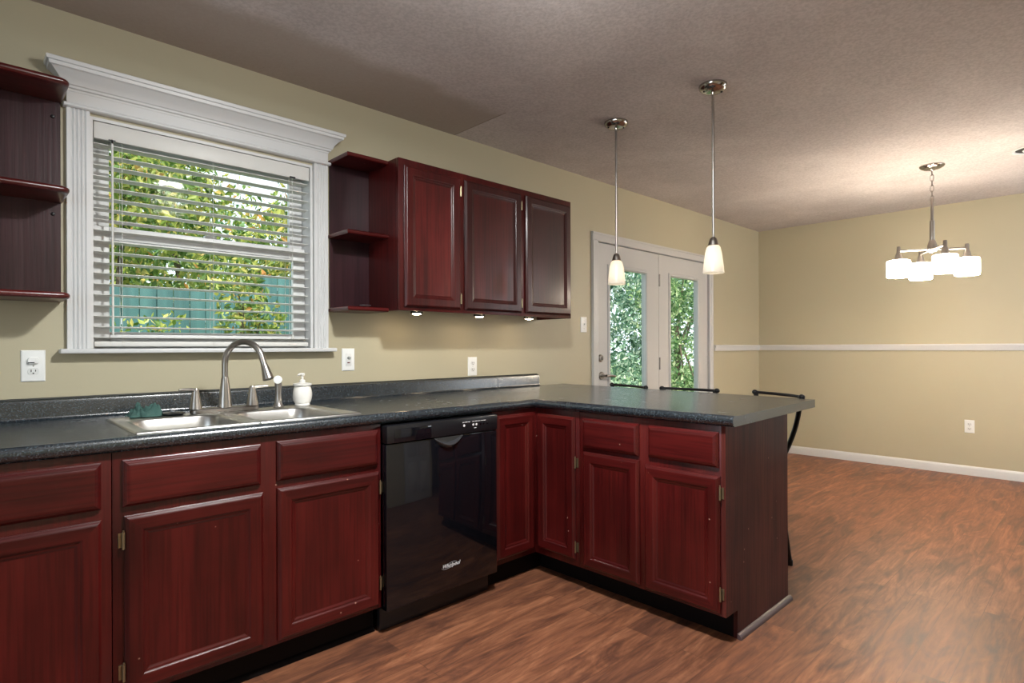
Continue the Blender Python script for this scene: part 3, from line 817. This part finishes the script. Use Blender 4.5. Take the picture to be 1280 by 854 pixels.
# crumpled cloth and sink stopper
random.seed(4)
rg = MB(); nx, ny = 34, 22; vs = []
from mathutils import noise as mn
for i in range(nx):
    for j_ in range(ny):
        u, v = i / (nx - 1), j_ / (ny - 1)
        x = 0.488 + 0.100 * u + 0.022 * mn.noise((u * 5, v * 5, 1.3)); y = -0.245 + 0.095 * v + 0.022 * mn.noise((u * 4, v * 4, 7.7)) + 0.012 * math.sin(u * 7)
        env = min(1, 3.5 * min(u, 1 - u) + 0.15) * min(1, 4.0 * min(v, 1 - v) + 0.08)
        hgt = (0.008 + 0.046 * abs(mn.noise((u * 5.2, v * 4.2, 3.1))) + 0.050 * max(0, u - 0.5) + 0.014 * abs(math.sin(u * 13 + v * 11))) * env
        vs.append((x, y, ZR + 0.002 + hgt))
top = len(vs)
vs += [(x, y, ZR + 0.0008) for x, y, z in vs]
fs = []
for i in range(nx - 1):
    for j_ in range(ny - 1):
        a = i * ny + j_; fs.append([a, a + ny, a + ny + 1, a + 1]); fs.append([top + a, top + a + 1, top + a + ny + 1, top + a + ny])
per = [i * ny for i in range(nx)] + [(nx - 1) * ny + j_ for j_ in range(1, ny)] + [i * ny + ny - 1 for i in range(nx - 2, -1, -1)] + [j_ for j_ in range(ny - 2, 0, -1)]
for k in range(len(per)):
    a, b_ = per[k], per[(k + 1) % len(per)]; fs.append([a, b_, top + b_, top + a])
rg.add(vs, fs)
tag(obj('dish_cloth', rg, RAG, origin=(0.55, -0.2, ZR), angle=60), 'crumpled dark green dish cloth on the back left corner of the sink', 'cloth')
st = thing('sink_stopper', 'round black sink stopper lying beside the green cloth', 'stopper', (0.628, -0.226, ZR))
obj('disc', MB().lathe([(0, 0), (0.036, 0), (0.042, 0.004), (0.042, 0.008), (0.034, 0.011), (0.012, 0.012), (0, 0.012)], (0.628, -0.226, ZR + 0.0005), 28), BLACKP, st)
obj('knob', MB().lathe([(0.006, 0.0115), (0.007, 0.016), (0.013, 0.019), (0.012, 0.024), (0, 0.026)], (0.628, -0.226, ZR + 0.0005), 18), MARK, st)

# ------------------------------------------------------------------ dishwasher
dw = thing('dishwasher', 'black front-control dishwasher built in right of the sink cabinet', 'dishwasher', (1.566, -0.4, 0))
X0, X1 = 1.262, 1.870; YD = -0.785
obj('tub_body', MB().box(X0 + 0.004, X1 - 0.004, -0.735, -0.06, 0.10, 0.862), BLACKP, dw, smooth=False)
obj('door_panel', MB().box(X0, X1, YD, -0.738, 0.104, 0.786, 0.005), BLACKG, dw)
cp = MB().box(X0, X1, YD - 0.006, -0.738, 0.788, 0.862, 0.006)
cpo = obj('control_panel', cp, BLACKP, dw)
obj('vent_grille', MB().box(X0 + 0.035, X0 + 0.22, YD - 0.0085, YD - 0.004, 0.790, 0.846, 0.002), BLACKG, cpo)
# pocket handle: smile-shaped lip under the control panel
hl = MB(); lo = []
for i in range(15):
    t_ = i / 14; x = 1.500 + 0.160 * t_; s = math.sin(PI * t_); zc = 0.786 - 0.034 * s
    lo.append([(x, YD - 0.001, zc + 0.010 * s + 0.002), (x, YD - 0.010 * s - 0.003, zc + 0.006 * s + 0.001), (x, YD - 0.016 * s - 0.004, zc - 0.002), (x, YD - 0.010 * s - 0.003, zc - 0.009 * s - 0.003), (x, YD - 0.001, zc - 0.012 * s - 0.004)])
hl.loft(lo); obj('handle', hl, plain('handle_gloss', (0.05, 0.05, 0.055), 0.12, 0.4), dw)
obj('handle_recess', MB().loft([[(1.502 + 0.156 * t_ / 10, YD - 0.0012, 0.786) for t_ in range(11)] + [(1.502 + 0.156 * t_ / 10, YD - 0.0012, 0.786 - 0.030 * math.sin(PI * t_ / 10) - 0.001) for t_ in range(10, -1, -1)],
    [(1.502 + 0.156 * t_ / 10, YD + 0.0, 0.786) for t_ in range(11)] + [(1.502 + 0.156 * t_ / 10, YD + 0.0, 0.786 - 0.030 * math.sin(PI * t_ / 10) - 0.001) for t_ in range(10, -1, -1)]]), SLOT, dw, smooth=False)
yk = YD - 0.0065
for x, wd in ((1.655, 0.010), (1.668, 0.016), (1.688, 0.010), (1.712, 0.012), (1.727, 0.014), (1.744, 0.016), (1.764, 0.012), (1.780, 0.014)):
    obj('printed_legend', MB().box(x, x + wd, yk - 0.0006, yk, 0.8395, 0.8425), MARK, cpo, smooth=False)
obj('printed_legend', MB().box(1.722, 1.736, yk - 0.0006, yk, 0.8095, 0.8125), MARK, cpo, smooth=False)
for x in (1.664, 1.718, 1.737, 1.762, 1.780, 1.802):
    obj('button', MB().lathe([(0, -0.0016), (0.0045, -0.0016), (0.0055, -0.0008), (0.0056, 0)], (x, yk, 0.826), 14, 'y'), MARK if x < 1.75 else BLACKG, cpo)
obj('kick_plate', MB().box(X0 + 0.004, X1 - 0.004, -0.722, -0.700, 0.004, 0.100, 0.003), BLACKP, dw)


def text_mb(s, size, x, y, z, shear=0.0, th=0.0006):
    cu = bpy.data.curves.new('lettering', 'FONT'); cu.body = s; cu.size = size; cu.extrude = th; cu.shear = shear; cu.align_x = 'LEFT'
    o = bpy.data.objects.new('lettering', cu); COL.objects.link(o)
    dg = bpy.context.evaluated_depsgraph_get(); me = bpy.data.meshes.new_from_object(o.evaluated_get(dg))
    mb_ = MB().add([(x + v.co.x, y - v.co.z, z + v.co.y) for v in me.vertices], [list(p.vertices) for p in me.polygons])
    bpy.data.objects.remove(o); bpy.data.meshes.remove(me); bpy.data.curves.remove(cu)
    return mb_


lg = text_mb('Whirlpool', 0.0235, 1.541, YD - 0.0008, 0.206, 0.35)
ring = []
for k in range(23):
    a = 2 * PI * k / 24; ring.append((1.581 + 0.041 * math.cos(a + 2.6), YD - 0.0012, 0.213 + 0.0105 * math.sin(a + 2.6) + 0.006 * math.cos(a + 2.6)))
lg.tube(ring, [0.0002 + 0.0004 * abs(math.sin(k / 22 * PI)) for k in range(23)], 5)
obj('logo', lg, MARK, dw, smooth=False)

# ------------------------------------------------------------------ wall cabinet and open shelves
uc = thing('wall_cabinet', 'dark mahogany three-door wall cabinet hung right of the window', 'wall cabinet', (2.31, 0, 1.374))
UX0, UX1, UY, UZ0, UZ1 = 1.634, 2.985, -0.305, 1.374, 2.156
obj('carcass', MB().box(UX0, UX0 + 0.016, UY + 0.02, -0.002, UZ0, UZ1).box(UX1 - 0.016, UX1, UY + 0.02, -0.002, UZ0, UZ1).box(UX0 + 0.016, UX1 - 0.016, UY + 0.02, -0.002, 1.396, 1.412)
    .box(UX0 + 0.016, UX1 - 0.016, UY + 0.02, -0.002, UZ1 - 0.016, UZ1).box(UX0 + 0.016, UX1 - 0.016, -0.012, -0.002, 1.412, UZ1 - 0.016), WU, uc, smooth=False)
obj('face_frame', MB().box(UX0, UX1, UY, UY + 0.02, UZ0, UZ1, 0.0015), WU, uc)
PU = ('y', UY)
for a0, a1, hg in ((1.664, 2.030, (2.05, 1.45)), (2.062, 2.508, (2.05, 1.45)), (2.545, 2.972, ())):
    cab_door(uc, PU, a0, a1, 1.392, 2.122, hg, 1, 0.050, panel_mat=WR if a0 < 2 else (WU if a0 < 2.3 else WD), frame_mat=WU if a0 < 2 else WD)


def shelf_board(x0, x1, y0, zc, th=0.024, round_right=False, round_left=False):
    """board with a rounded nose on its open edges"""
    n = 10; lo = []
    rr = 0.030
    base = []
    if round_right:
        base = [(x0, -0.002), (x0, y0)] + [(x1 - rr + rr * math.sin(t * PI / 12), y0 + rr - rr * math.cos(t * PI / 12)) for t in range(1, 7)] + [(x1, -0.002)]
    else:
        base = [(x0, -0.002), (x0, y0), (x1, y0), (x1, -0.002)]
    cxm, cym = (x0 + x1) / 2, y0 / 2
    for k in range(n + 1):
        a = -PI / 2 + PI * k / n; ins = (th / 2) * (1 - math.cos(a)) * 0.85; z = zc + th / 2 * math.sin(a)
        l = []
        for x, y in base:
            xx = x - ins if (round_right and x > cxm) else (x + ins if (round_left and x < cxm) else x)
            yy = y + ins if y < cym else y
            l.append((xx, yy, z))
        lo.append(l)
    return MB().loft(lo)


sr = thing('open_shelf', 'dark mahogany open shelf unit between the window and the wall cabinet', 'shelf', (1.51, 0, 1.374))
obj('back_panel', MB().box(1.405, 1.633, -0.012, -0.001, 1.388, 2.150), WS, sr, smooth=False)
for z in (2.147, 1.762, 1.379): obj('shelf', shelf_board(1.399, 1.633, -0.212, z, 0.022, False, True), WX, sr, angle=40)
sl_ = thing('open_shelf', 'dark mahogany open shelf unit left of the window, cut by the left picture edge', 'shelf', (0.0, 0, 1.374))
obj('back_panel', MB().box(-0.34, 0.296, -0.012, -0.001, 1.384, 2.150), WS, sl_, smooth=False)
for z in (2.146, 1.757, 1.374): obj('shelf', shelf_board(-0.34, 0.303, -0.225, z, 0.024, True), WX, sl_, angle=40)
obj('side_panel', MB().box(-0.345, -0.34, -0.22, -0.001, 1.374, 2.150), WV, sl_, smooth=False)
for z in (2.075, 1.700): obj('screw_cap', MB().lathe([(0, -0.006), (0.005, -0.0055), (0.007, -0.002), (0.007, 0)], (0.272, -0.012, z), 14, 'y'), BLACKP, sl_)
tag(obj('trinket_dish', MB().lathe([(0, 0.003), (0.010, 0.003), (0.018, 0.007), (0.029, 0.010), (0.030, 0.0085), (0.019, 0.004), (0.012, 0.0), (0, 0.0)], (1.520, -0.170, 1.3905), 24), plain('pewter', (0.45, 0.47, 0.50), 0.3, 0.8), origin=(1.520, -0.170, 1.39)),
    'tiny silvery dish on the lowest shelf beside the wall cabinet', 'dish')

# under-cabinet puck lights
pk = thing('puck_light', 'leftmost of three lit puck lights under the wall cabinet', 'light', (1.815, -0.20, 1.396), group='puck lights under the wall cabinet')
obj('housing', MB().lathe([(0.034, 1.396), (0.035, 1.370), (0.033, 1.366), (0.026, 1.3655), (0.0255, 1.369)], (1.815, -0.20, 0), 24), BLACKP, pk)
obj('lens', MB().lathe([(0.0255, 1.368), (0.020, 1.3625), (0.010, 1.3605), (0, 1.3600)], (1.815, -0.20, 0), 24), PUCK, pk)
for x, lb in ((2.265, 'middle of three lit puck lights under the wall cabinet'), (2.690, 'rightmost of three lit puck lights under the wall cabinet')):
    k = copy_tree(pk); k.location.x = x; k['label'] = lb

# ------------------------------------------------------------------ wall plates
def wallplate(name, label, kind, x, z, plane='y'):
    """build facing -Y at the origin, then place"""
    cat = 'switch' if kind == 'switch' else 'outlet'
    loc = (x, 0, z) if plane == 'y' else (XF, x, z)
    r = thing(name, label, cat, (0, 0, 0))
    lo = []
    for ins, d_ in ((0, 0), (0, 0.002), (0.003, 0.005), (0.006, 0.0058)):
        hw, hh = 0.0365 - ins, 0.0595 - ins
        lo.append([(-hw, -d_, -hh), (hw, -d_, -hh), (hw, -d_, hh), (-hw, -d_, hh)])
    obj('plate', MB().loft(lo, True, False, True), PLATE, r, angle=20)
    y = -0.0058
    if kind == 'duplex' or kind == 'plugged':
        for s in (1, -1):
            m_ = MB(); zc = s * 0.0205; out = []
            for k in range(24):
                a = 2 * PI * k / 24; px = 0.0172 * math.cos(a); pz = max(-0.0125, min(0.0125, 0.0172 * math.sin(a))); out.append((px, pz))
            m_.loft([[(px, y, zc + pz) for px, pz in out], [(px, y - 0.0016, zc + pz) for px, pz in out]], True, False, True)
            rc = obj('receptacle', m_, PLATE2, r)
            if kind == 'plugged' and s == 1:
                obj('night_light', MB().loft([[(px * 1.0, y - 0.0016, zc + pz) for px, pz in out], [(px * 0.95, y - 0.010, zc + pz * 0.9) for px, pz in out]], True, False, True).box(0.006, 0.009, y - 0.0115, y - 0.0095, zc - 0.007, zc + 0.007), PLATE, rc)
                obj('slots', MB().box(-0.0165, 0.003, y - 0.0105, y - 0.0095, zc - 0.0095, zc - 0.006), SLOT, rc, smooth=False)
            else:
                sl2 = MB(); sl2.box(-0.0078, -0.0052, y - 0.0022, y - 0.0014, zc - 0.002, zc + 0.007).box(0.0052, 0.0078, y - 0.0022, y - 0.0014, zc - 0.001, zc + 0.006)
                sl2.lathe([(0, -0.0022), (0.0028, -0.0022), (0.0028, -0.0014)], (0, y, zc - 0.0075), 12, 'y')
                obj('slots', sl2, SLOT, rc, smooth=False)
        obj('screw', MB().lathe([(0, -0.001), (0.0022, -0.0008), (0.0026, 0)], (0, y, 0), 12, 'y'), NICKEL, r)
    elif kind == 'gfci':
        obj('receptacle', MB().box(-0.0165, 0.0165, y - 0.0018, y, -0.0335, 0.0335, 0.001), PLATE2, r)
        obj('dial', MB().lathe([(0, -0.008), (0.006, -0.008), (0.008, -0.006), (0.0085, 0)], (0.001, y - 0.0018, 0.009), 18, 'y').box(0.004, 0.011, y - 0.0105, y - 0.004, 0.008, 0.0115), plain('dial_grey', (0.35, 0.37, 0.36), 0.4), r)
        obj('rocker', MB().box(-0.0075, 0.0065, y - 0.0045, y - 0.0016, -0.019, -0.0135, 0.0008), plain('rocker_dark', (0.08, 0.02, 0.03), 0.4), r)
        obj('indicator', MB().box(-0.006, 0.005, y - 0.005, y - 0.0040, -0.018, -0.0163), REDB, r, smooth=False)
    else:
        obj('toggle', MB().box(-0.0045, 0.0045, y - 0.001, y, -0.012, 0.012).box(-0.0035, 0.0035, y - 0.012, y, 0.000, 0.007, 0.001), PLATE2, r)
        for s in (1, -1): obj('screw', MB().lathe([(0, -0.001), (0.0022, -0.0008), (0.0026, 0)], (0, y, s * 0.030), 12, 'y'), NICKEL, r)
    r.location = loc
    if plane == 'x': r.rotation_euler = (0, 0, -PI / 2)
    return r


wallplate('wall_outlet', 'white outlet with a plugged-in night light left of the window sill', 'plugged', 0.2125, 1.1175)
wallplate('wall_outlet', 'white wall plate with dial and small dark red rocker right of the window sill', 'gfci', 1.512, 1.119)
wallplate('wall_outlet', 'white outlet on the wall below the puck lights, just above the backsplash', 'duplex', 2.375, 1.061)
wallplate('light_switch', 'white toggle switch between wall cabinet and french door', 'switch', 3.492, 1.354)
wallplate('wall_outlet', 'white outlet low on the far wall above the baseboard', 'duplex', -1.9165, 0.444, 'x')

# ------------------------------------------------------------------ pendants
PENDANT_R = [(0.026, 0.0), (0.034, -0.010), (0.040, -0.035), (0.0445, -0.07), (0.0485, -0.10), (0.0515, -0.132), (0.0520, -0.138), (0.0508, -0.139)]
def pendant(x, y, ztop, label):
    p = thing('pendant_light', label, 'pendant light', (x, y, H), group='pendant lights over the peninsula')
    obj('canopy', MB().lathe([(0.069, H), (0.069, H - 0.006), (0.065, H - 0.018), (0.050, H - 0.030), (0.030, H - 0.034), (0.010, H - 0.036), (0.0075, H - 0.046)], (x, y, 0), 36), CHROME, p)
    for s in (1, -1): obj('screw', MB().sphere((x + 0.045 * s * 0.75, y - 0.045 * s * 0.66, H - 0.030), 0.006), BLACKP, p)
    obj('rod', MB().tube([(x, y, H - 0.04), (x, y, ztop + 0.03)], 0.0065, 12), NICKEL, p)
    obj('socket_cap', MB().lathe([(0.0075, ztop + 0.040), (0.016, ztop + 0.034), (0.022, ztop + 0.018), (0.026, ztop + 0.002), (0.028, ztop - 0.004), (0, ztop - 0.004)], (x, y, 0), 24), NICKEL, p)
    obj('glass_shade', MB().lathe([(r, ztop - 0.003 + h_) for r, h_ in PENDANT_R], (x, y, 0), 36), FROST, p, angle=60)
    obj('bulb', MB().sphere((x, y, ztop - 0.106), 0.021).lathe([(0.012, ztop - 0.02), (0.012, ztop - 0.090)], (x, y, 0), 14), BULB, p)
    return p


pendant(2.801, -0.812, 1.690, 'farther pendant light with frosted shade, hanging in front of the french door handle side')
pendant(2.763, -1.434, 1.694, 'nearer pendant light with frosted shade, hanging over the peninsula end')

# ------------------------------------------------------------------ chandelier
CXc, CYc = 5.157, -1.913
ch = thing('chandelier', 'nickel chandelier with four lit white drum shades by the far wall', 'chandelier', (CXc, CYc, H))
obj('canopy', MB().lathe([(0.078, H), (0.078, H - 0.006), (0.070, H - 0.016), (0.050, H - 0.026), (0.020, H - 0.030), (0.008, H - 0.040)], (CXc, CYc, 0), 32), CHROME, ch)
cn = MB(); zc = H - 0.052; i = 0
while zc > 2.255:
    pts = []
    for k in range(17):
        a = 2 * PI * k / 16; lx = 0.0105 * math.cos(a); lz = (0.013 if math.sin(a) > 0 else -0.013) + 0.0105 * math.sin(a)
        pts.append((CXc + (lx if i % 2 == 0 else 0), CYc + (0 if i % 2 == 0 else lx), zc + lz))
    cn.tube(pts, 0.0020, 6); zc -= 0.0385; i += 1
obj('chain', cn, NICKEL, ch)
obj('stem', MB().lathe([(0.004, 2.262), (0.009, 2.245), (0.010, 2.10), (0.016, 2.095), (0.016, 1.955), (0.020, 1.95), (0.030, 1.915), (0.034, 1.885), (0.024, 1.868), (0.010, 1.862), (0, 1.860)], (CXc, CYc, 0), 24), NICKEL, ch)
A0 = 0.52
for k in range(4):
    a = A0 + k * PI / 2; R = 0.215; dx, dy = math.cos(a), math.sin(a); ex, ey = CXc + R * dx, CYc + R * dy
    am = MB().tube([(CXc + 0.02 * dx, CYc + 0.02 * dy, 1.886), (ex, ey, 1.886)], 0.0085, 10)
    ao = obj('arm', am, NICKEL, ch)
    obj('socket', MB().lathe([(0, 1.918), (0.010, 1.917), (0.013, 1.905), (0.013, 1.872), (0.018, 1.862), (0.026, 1.832), (0.030, 1.818), (0, 1.818)], (ex, ey, 0), 20), NICKEL, ao)
    obj('shade', MB().lathe([(0.020, 1.817), (0.055, 1.816), (0.070, 1.812), (0.0745, 1.806), (0.0755, 1.80), (0.0755, 1.700), (0.073, 1.692), (0.069, 1.689)], (ex, ey, 0), 36), OPAL, ao, angle=60)

# ceiling vent at the right edge of the picture
cv = thing('ceiling_vent', 'round white ceiling vent with dark slot at the right picture edge', 'vent', (5.20, -2.465, H))
obj('rim', MB().lathe([(0.115, H), (0.115, H - 0.004), (0.112, H - 0.009), (0.100, H - 0.010), (0.094, H - 0.002)], (5.20, -2.465, 0), 40), TRIM, cv)
obj('throat', MB().lathe([(0.096, H - 0.003), (0, H - 0.003)], (5.20, -2.465, 0), 40), SLOT, cv)
obj('diffuser', MB().lathe([(0, H - 0.020), (0.052, H - 0.016), (0.058, H - 0.010), (0.05, H - 0.006), (0, H - 0.006)], (5.20, -2.465, 0), 40), TRIM, cv)

# ------------------------------------------------------------------ counter stools (only the backs show above the worktop)
def stool():
    s = thing('counter_stool', '', 'stool', (0, 0, 0), 0, 'black metal stools behind the peninsula')
    ZRail = 0.915; xb = 0.20
    lo = []
    for ins, z in ((0.004, 0.575), (0, 0.579), (0, 0.612), (0.006, 0.622), (0.03, 0.626)): lo.append(rrect(-0.035, 0, 0.165 - ins, 0.165 - ins, 0.06, z, 6))
    obj('seat', MB().loft(lo), BLACKP, s)
    for sy in (1, -1):
        pts = []
        for t_ in [i / 10 for i in range(11)]:
            pts.append((0.075 + (xb - 0.075) * (1 - (1 - t_) ** 2), sy * (0.150 + 0.018 * t_), 0.560 + (ZRail - 0.560) * t_))
        obj('back_post', MB().tube(pts, 0.0165, 12, flat=(1.0, 0.55)), BLACKM, s)
        for sx, fx, fy in ((1, 0.21, 0.085), (-1, -0.225, 0.178)):
            lg_ = obj('leg', MB().tube([(0.07 if sx > 0 else -0.14, sy * 0.135, 0.585), (fx * 0.97, sy * fy, 0.02)], 0.0125, 10), BLACKM, s)
            obj('foot_cap', MB().lathe([(0, 0), (0.016, 0), (0.016, 0.026), (0.013, 0.03)], (fx * 0.972, sy * fy * 1.003, 0), 14), BLACKP, lg_)
    rl = []
    for i in range(13):
        t_ = i / 12; rl.append((xb + 0.022 * math.sin(PI * t_), 0.176 - 0.352 * t_, ZRail))
    r_ = obj('back_rail', MB().tube(rl, 0.0085, 12), BLACKM, s)
    for sy in (1, -1): obj('rail_cap', MB().sphere((xb, sy * 0.178, ZRail), 0.0155, (1, 1.15, 0.95)), BLACKP, r_)
    lo = []
    for sx, sy in ((1, 1), (-1, 1), (-1, -1), (1, -1), (1, 1)): lo.append((0.150 if sx > 0 else -0.185, sy * (0.105 if sx > 0 else 0.160), 0.23))
    for a, b_ in zip(lo[:-1], lo[1:]): obj('footrest_bar', MB().tube([a, b_], 0.008, 8), BLACKM, s)
    return s


s0 = stool()
ST = [(3.296, -0.545, math.atan2(0.10, 0.35), 'black metal stool nearest the wall, its back rail in front of the door lever side'),
      (3.288, -1.000, math.atan2(-0.033, 0.335), 'black metal stool in the middle of the row, back rail before the right door pane'),
      (3.283, -1.540, math.atan2(0.171, 0.335), 'black metal stool at the open end of the peninsula, its side post in view')]
for i, (x, y, a, lb) in enumerate(ST):
    s = s0 if i == 0 else copy_tree(s0)
    a = -a
    # (x, y) is the middle of the back rail; the stool's base lies 0.21 m in front of it
    s.location = (x - 0.20 * math.cos(a), y - 0.20 * math.sin(a), 0); s.rotation_euler = (0, 0, a); s['label'] = lb

# ------------------------------------------------------------------ outdoors
struct('yard_ground', MB().box(-12, 40, T + 0.01, 34, -0.45, -0.25), GRASS, smooth=False)


def fence(label, x0, x1, y, zt):
    r = thing('board_fence', label, 'fence', ((x0 + x1) / 2, y, -0.25))
    m_ = MB(); x = x0
    while x < x1 - 0.05:
        m_.box(x, min(x + 0.138, x1), y, y + 0.02, -0.25, zt + random.uniform(-0.006, 0.006), 0.003); x += 0.145
    obj('boards', m_, FENCE, r)
    for z in (0.1, zt - 0.3): obj('rail', MB().box(x0, x1, y + 0.02, y + 0.06, z, z + 0.09), FENCE, r, smooth=False)
    for x in (x0 + 0.05, (x0 + x1) / 2, x1 - 0.05): obj('post', MB().box(x - 0.045, x + 0.045, y + 0.06, y + 0.15, -0.25, zt), FENCE, r, smooth=False)


random.seed(11)
fence('teal stained board fence outside the kitchen window, left half of the view', 0.4, 2.42, 3.6, 1.78)
fence('teal board fence outside the window, behind the bushes at right', 2.50, 5.6, 3.75, 1.98)


def foliage(blobs, n, size, seed, core=0.0):
    rnd = random.Random(seed); m_ = MB(); vs = []; fs = []
    tot = sum(b[3] ** 2 for b in blobs)
    for bx, by, bz, br in blobs:
        for _ in range(int(n * br ** 2 / tot)):
            while True:
                d_ = Vector((rnd.uniform(-1, 1), rnd.uniform(-1, 1), rnd.uniform(-1, 1)))
                if 0.01 < d_.length < 1: break
            rr = (0.55 + 0.45 * rnd.random()) * br
            p = Vector((bx, by, bz)) + d_.normalized() * rr
            q_ = Vector((rnd.gauss(0, 1), rnd.gauss(0, 1), rnd.gauss(0, 0.6))).normalized()
            t_ = q_.cross(Vector((rnd.gauss(0, 1), rnd.gauss(0, 1), rnd.gauss(0, 1)))).normalized(); b_ = q_.cross(t_)
            s = size * rnd.uniform(0.6, 1.4); o = len(vs)
            vs += [tuple(p - t_ * s), tuple(p - b_ * s * 0.42 + q_ * s * 0.12), tuple(p + t_ * s), tuple(p + b_ * s * 0.42 + q_ * s * 0.12)]
            fs.append([o, o + 1, o + 2, o + 3])
    m_.add(vs, fs); return m_


def tree(name, label, cat, x, y, blobs, n, size, mat, seed, trunk=0.08, zt=1.6, nbr=6):
    r = thing(name, label, cat, (x, y, -0.25)); rnd = random.Random(seed + 99)
    obj('foliage', foliage(blobs, n, size, seed), mat, r, smooth=False, recalc=False)
    tm = MB().tube([(x, y, -0.25), (x + 0.03, y, zt * 0.5), (x - 0.02, y + 0.03, zt)], [trunk, trunk * 0.8, trunk * 0.6], 10)
    for _ in range(nbr):
        b_ = rnd.choice(blobs); z0 = rnd.uniform(zt * 0.5, zt)
        tm.tube([(x, y, z0), ((x + b_[0]) / 2, (y + b_[1]) / 2, (z0 + b_[2]) / 2 + 0.1), (b_[0], b_[1], b_[2])], [trunk * 0.45, trunk * 0.3, trunk * 0.12], 7)
    obj('trunk', tm, BARK, r)
    return r


def blob(seed, x, y, z, sx, sy, sz, k, r0, r1):
    rnd = random.Random(seed)
    return [(x + rnd.uniform(-sx, sx), y + rnd.uniform(-sy, sy), z + rnd.uniform(-sz, sz), rnd.uniform(r0, r1)) for _ in range(k)]


tree('leafy_tree', 'yellow green tree over the fence, left part of the window view', 'tree', 1.3, 5.0, blob(1, 1.15, 5.0, 3.0, 0.75, 0.45, 0.9, 12, 0.38, 0.62), 4600, 0.058, LEAF_Y, 1)
tree('leafy_tree', 'golden green tree over the fence, right part of the window view', 'tree', 3.6, 5.0, blob(2, 3.75, 5.0, 2.7, 0.8, 0.45, 1.0, 12, 0.38, 0.64), 4800, 0.056, LEAF_Y, 2)
tree('leafy_tree', 'olive green tree behind the first row, in the middle of the window view', 'tree', 2.7, 7.4, blob(12, 2.7, 7.4, 3.2, 1.5, 0.35, 1.2, 18, 0.55, 0.85), 6500, 0.07, LEAF_Y, 12)
tree('leafy_bush', 'loose green bush in front of the fence at the middle of the window', 'bush', 1.98, 2.9, blob(3, 1.98, 2.9, 1.0, 0.22, 0.25, 0.85, 9, 0.18, 0.30), 1500, 0.040, LEAF_Y, 3, 0.03, 1.2)
tree('leafy_bush', 'dark green bush at the right side of the window view', 'bush', 2.85, 2.95, blob(4, 2.95, 2.95, 1.05, 0.18, 0.25, 0.8, 9, 0.18, 0.30), 1300, 0.040, LEAF_G, 4, 0.03, 1.2)
tree('leafy_bush', 'sparse young bush close to the kitchen window at left', 'bush', 1.0, 2.5, blob(5, 1.0, 2.5, 0.95, 0.30, 0.2, 0.5, 6, 0.14, 0.24), 420, 0.032, LEAF_Y, 5, 0.02, 0.9)
tree('leafy_tree', 'dense green tree filling the left door pane', 'tree', 7.9, 3.4, blob(6, 7.9, 3.4, 1.6, 0.75, 0.5, 1.5, 18, 0.40, 0.60), 6200, 0.050, LEAF_B, 6)
tree('leafy_tree', 'dense green tree filling the right door pane', 'tree', 10.7, 3.4, blob(7, 10.6, 3.3, 1.5, 0.75, 0.5, 1.6, 19, 0.42, 0.62), 6500, 0.050, LEAF_G, 7)
tree('leafy_tree', 'tall yellowing tree behind the others at the top of the left door pane', 'tree', 9.4, 6.4, blob(8, 9.4, 6.4, 3.2, 1.7, 0.7, 1.4, 15, 0.6, 0.9), 4600, 0.08, LEAF_Y, 8)
tree('leafy_tree', 'distant dark green tree far behind the right door pane', 'tree', 14.8, 6.8, blob(9, 14.8, 6.8, 2.4, 1.6, 0.8, 2.0, 16, 0.6, 0.9), 5600, 0.085, LEAF_B, 9)
tree('leafy_tree', 'distant green tree far behind the kitchen window', 'tree', 3.4, 10.5, blob(10, 3.4, 10.5, 2.4, 3.0, 0.9, 1.9, 20, 0.7, 1.1), 6000, 0.09, LEAF_G, 10)
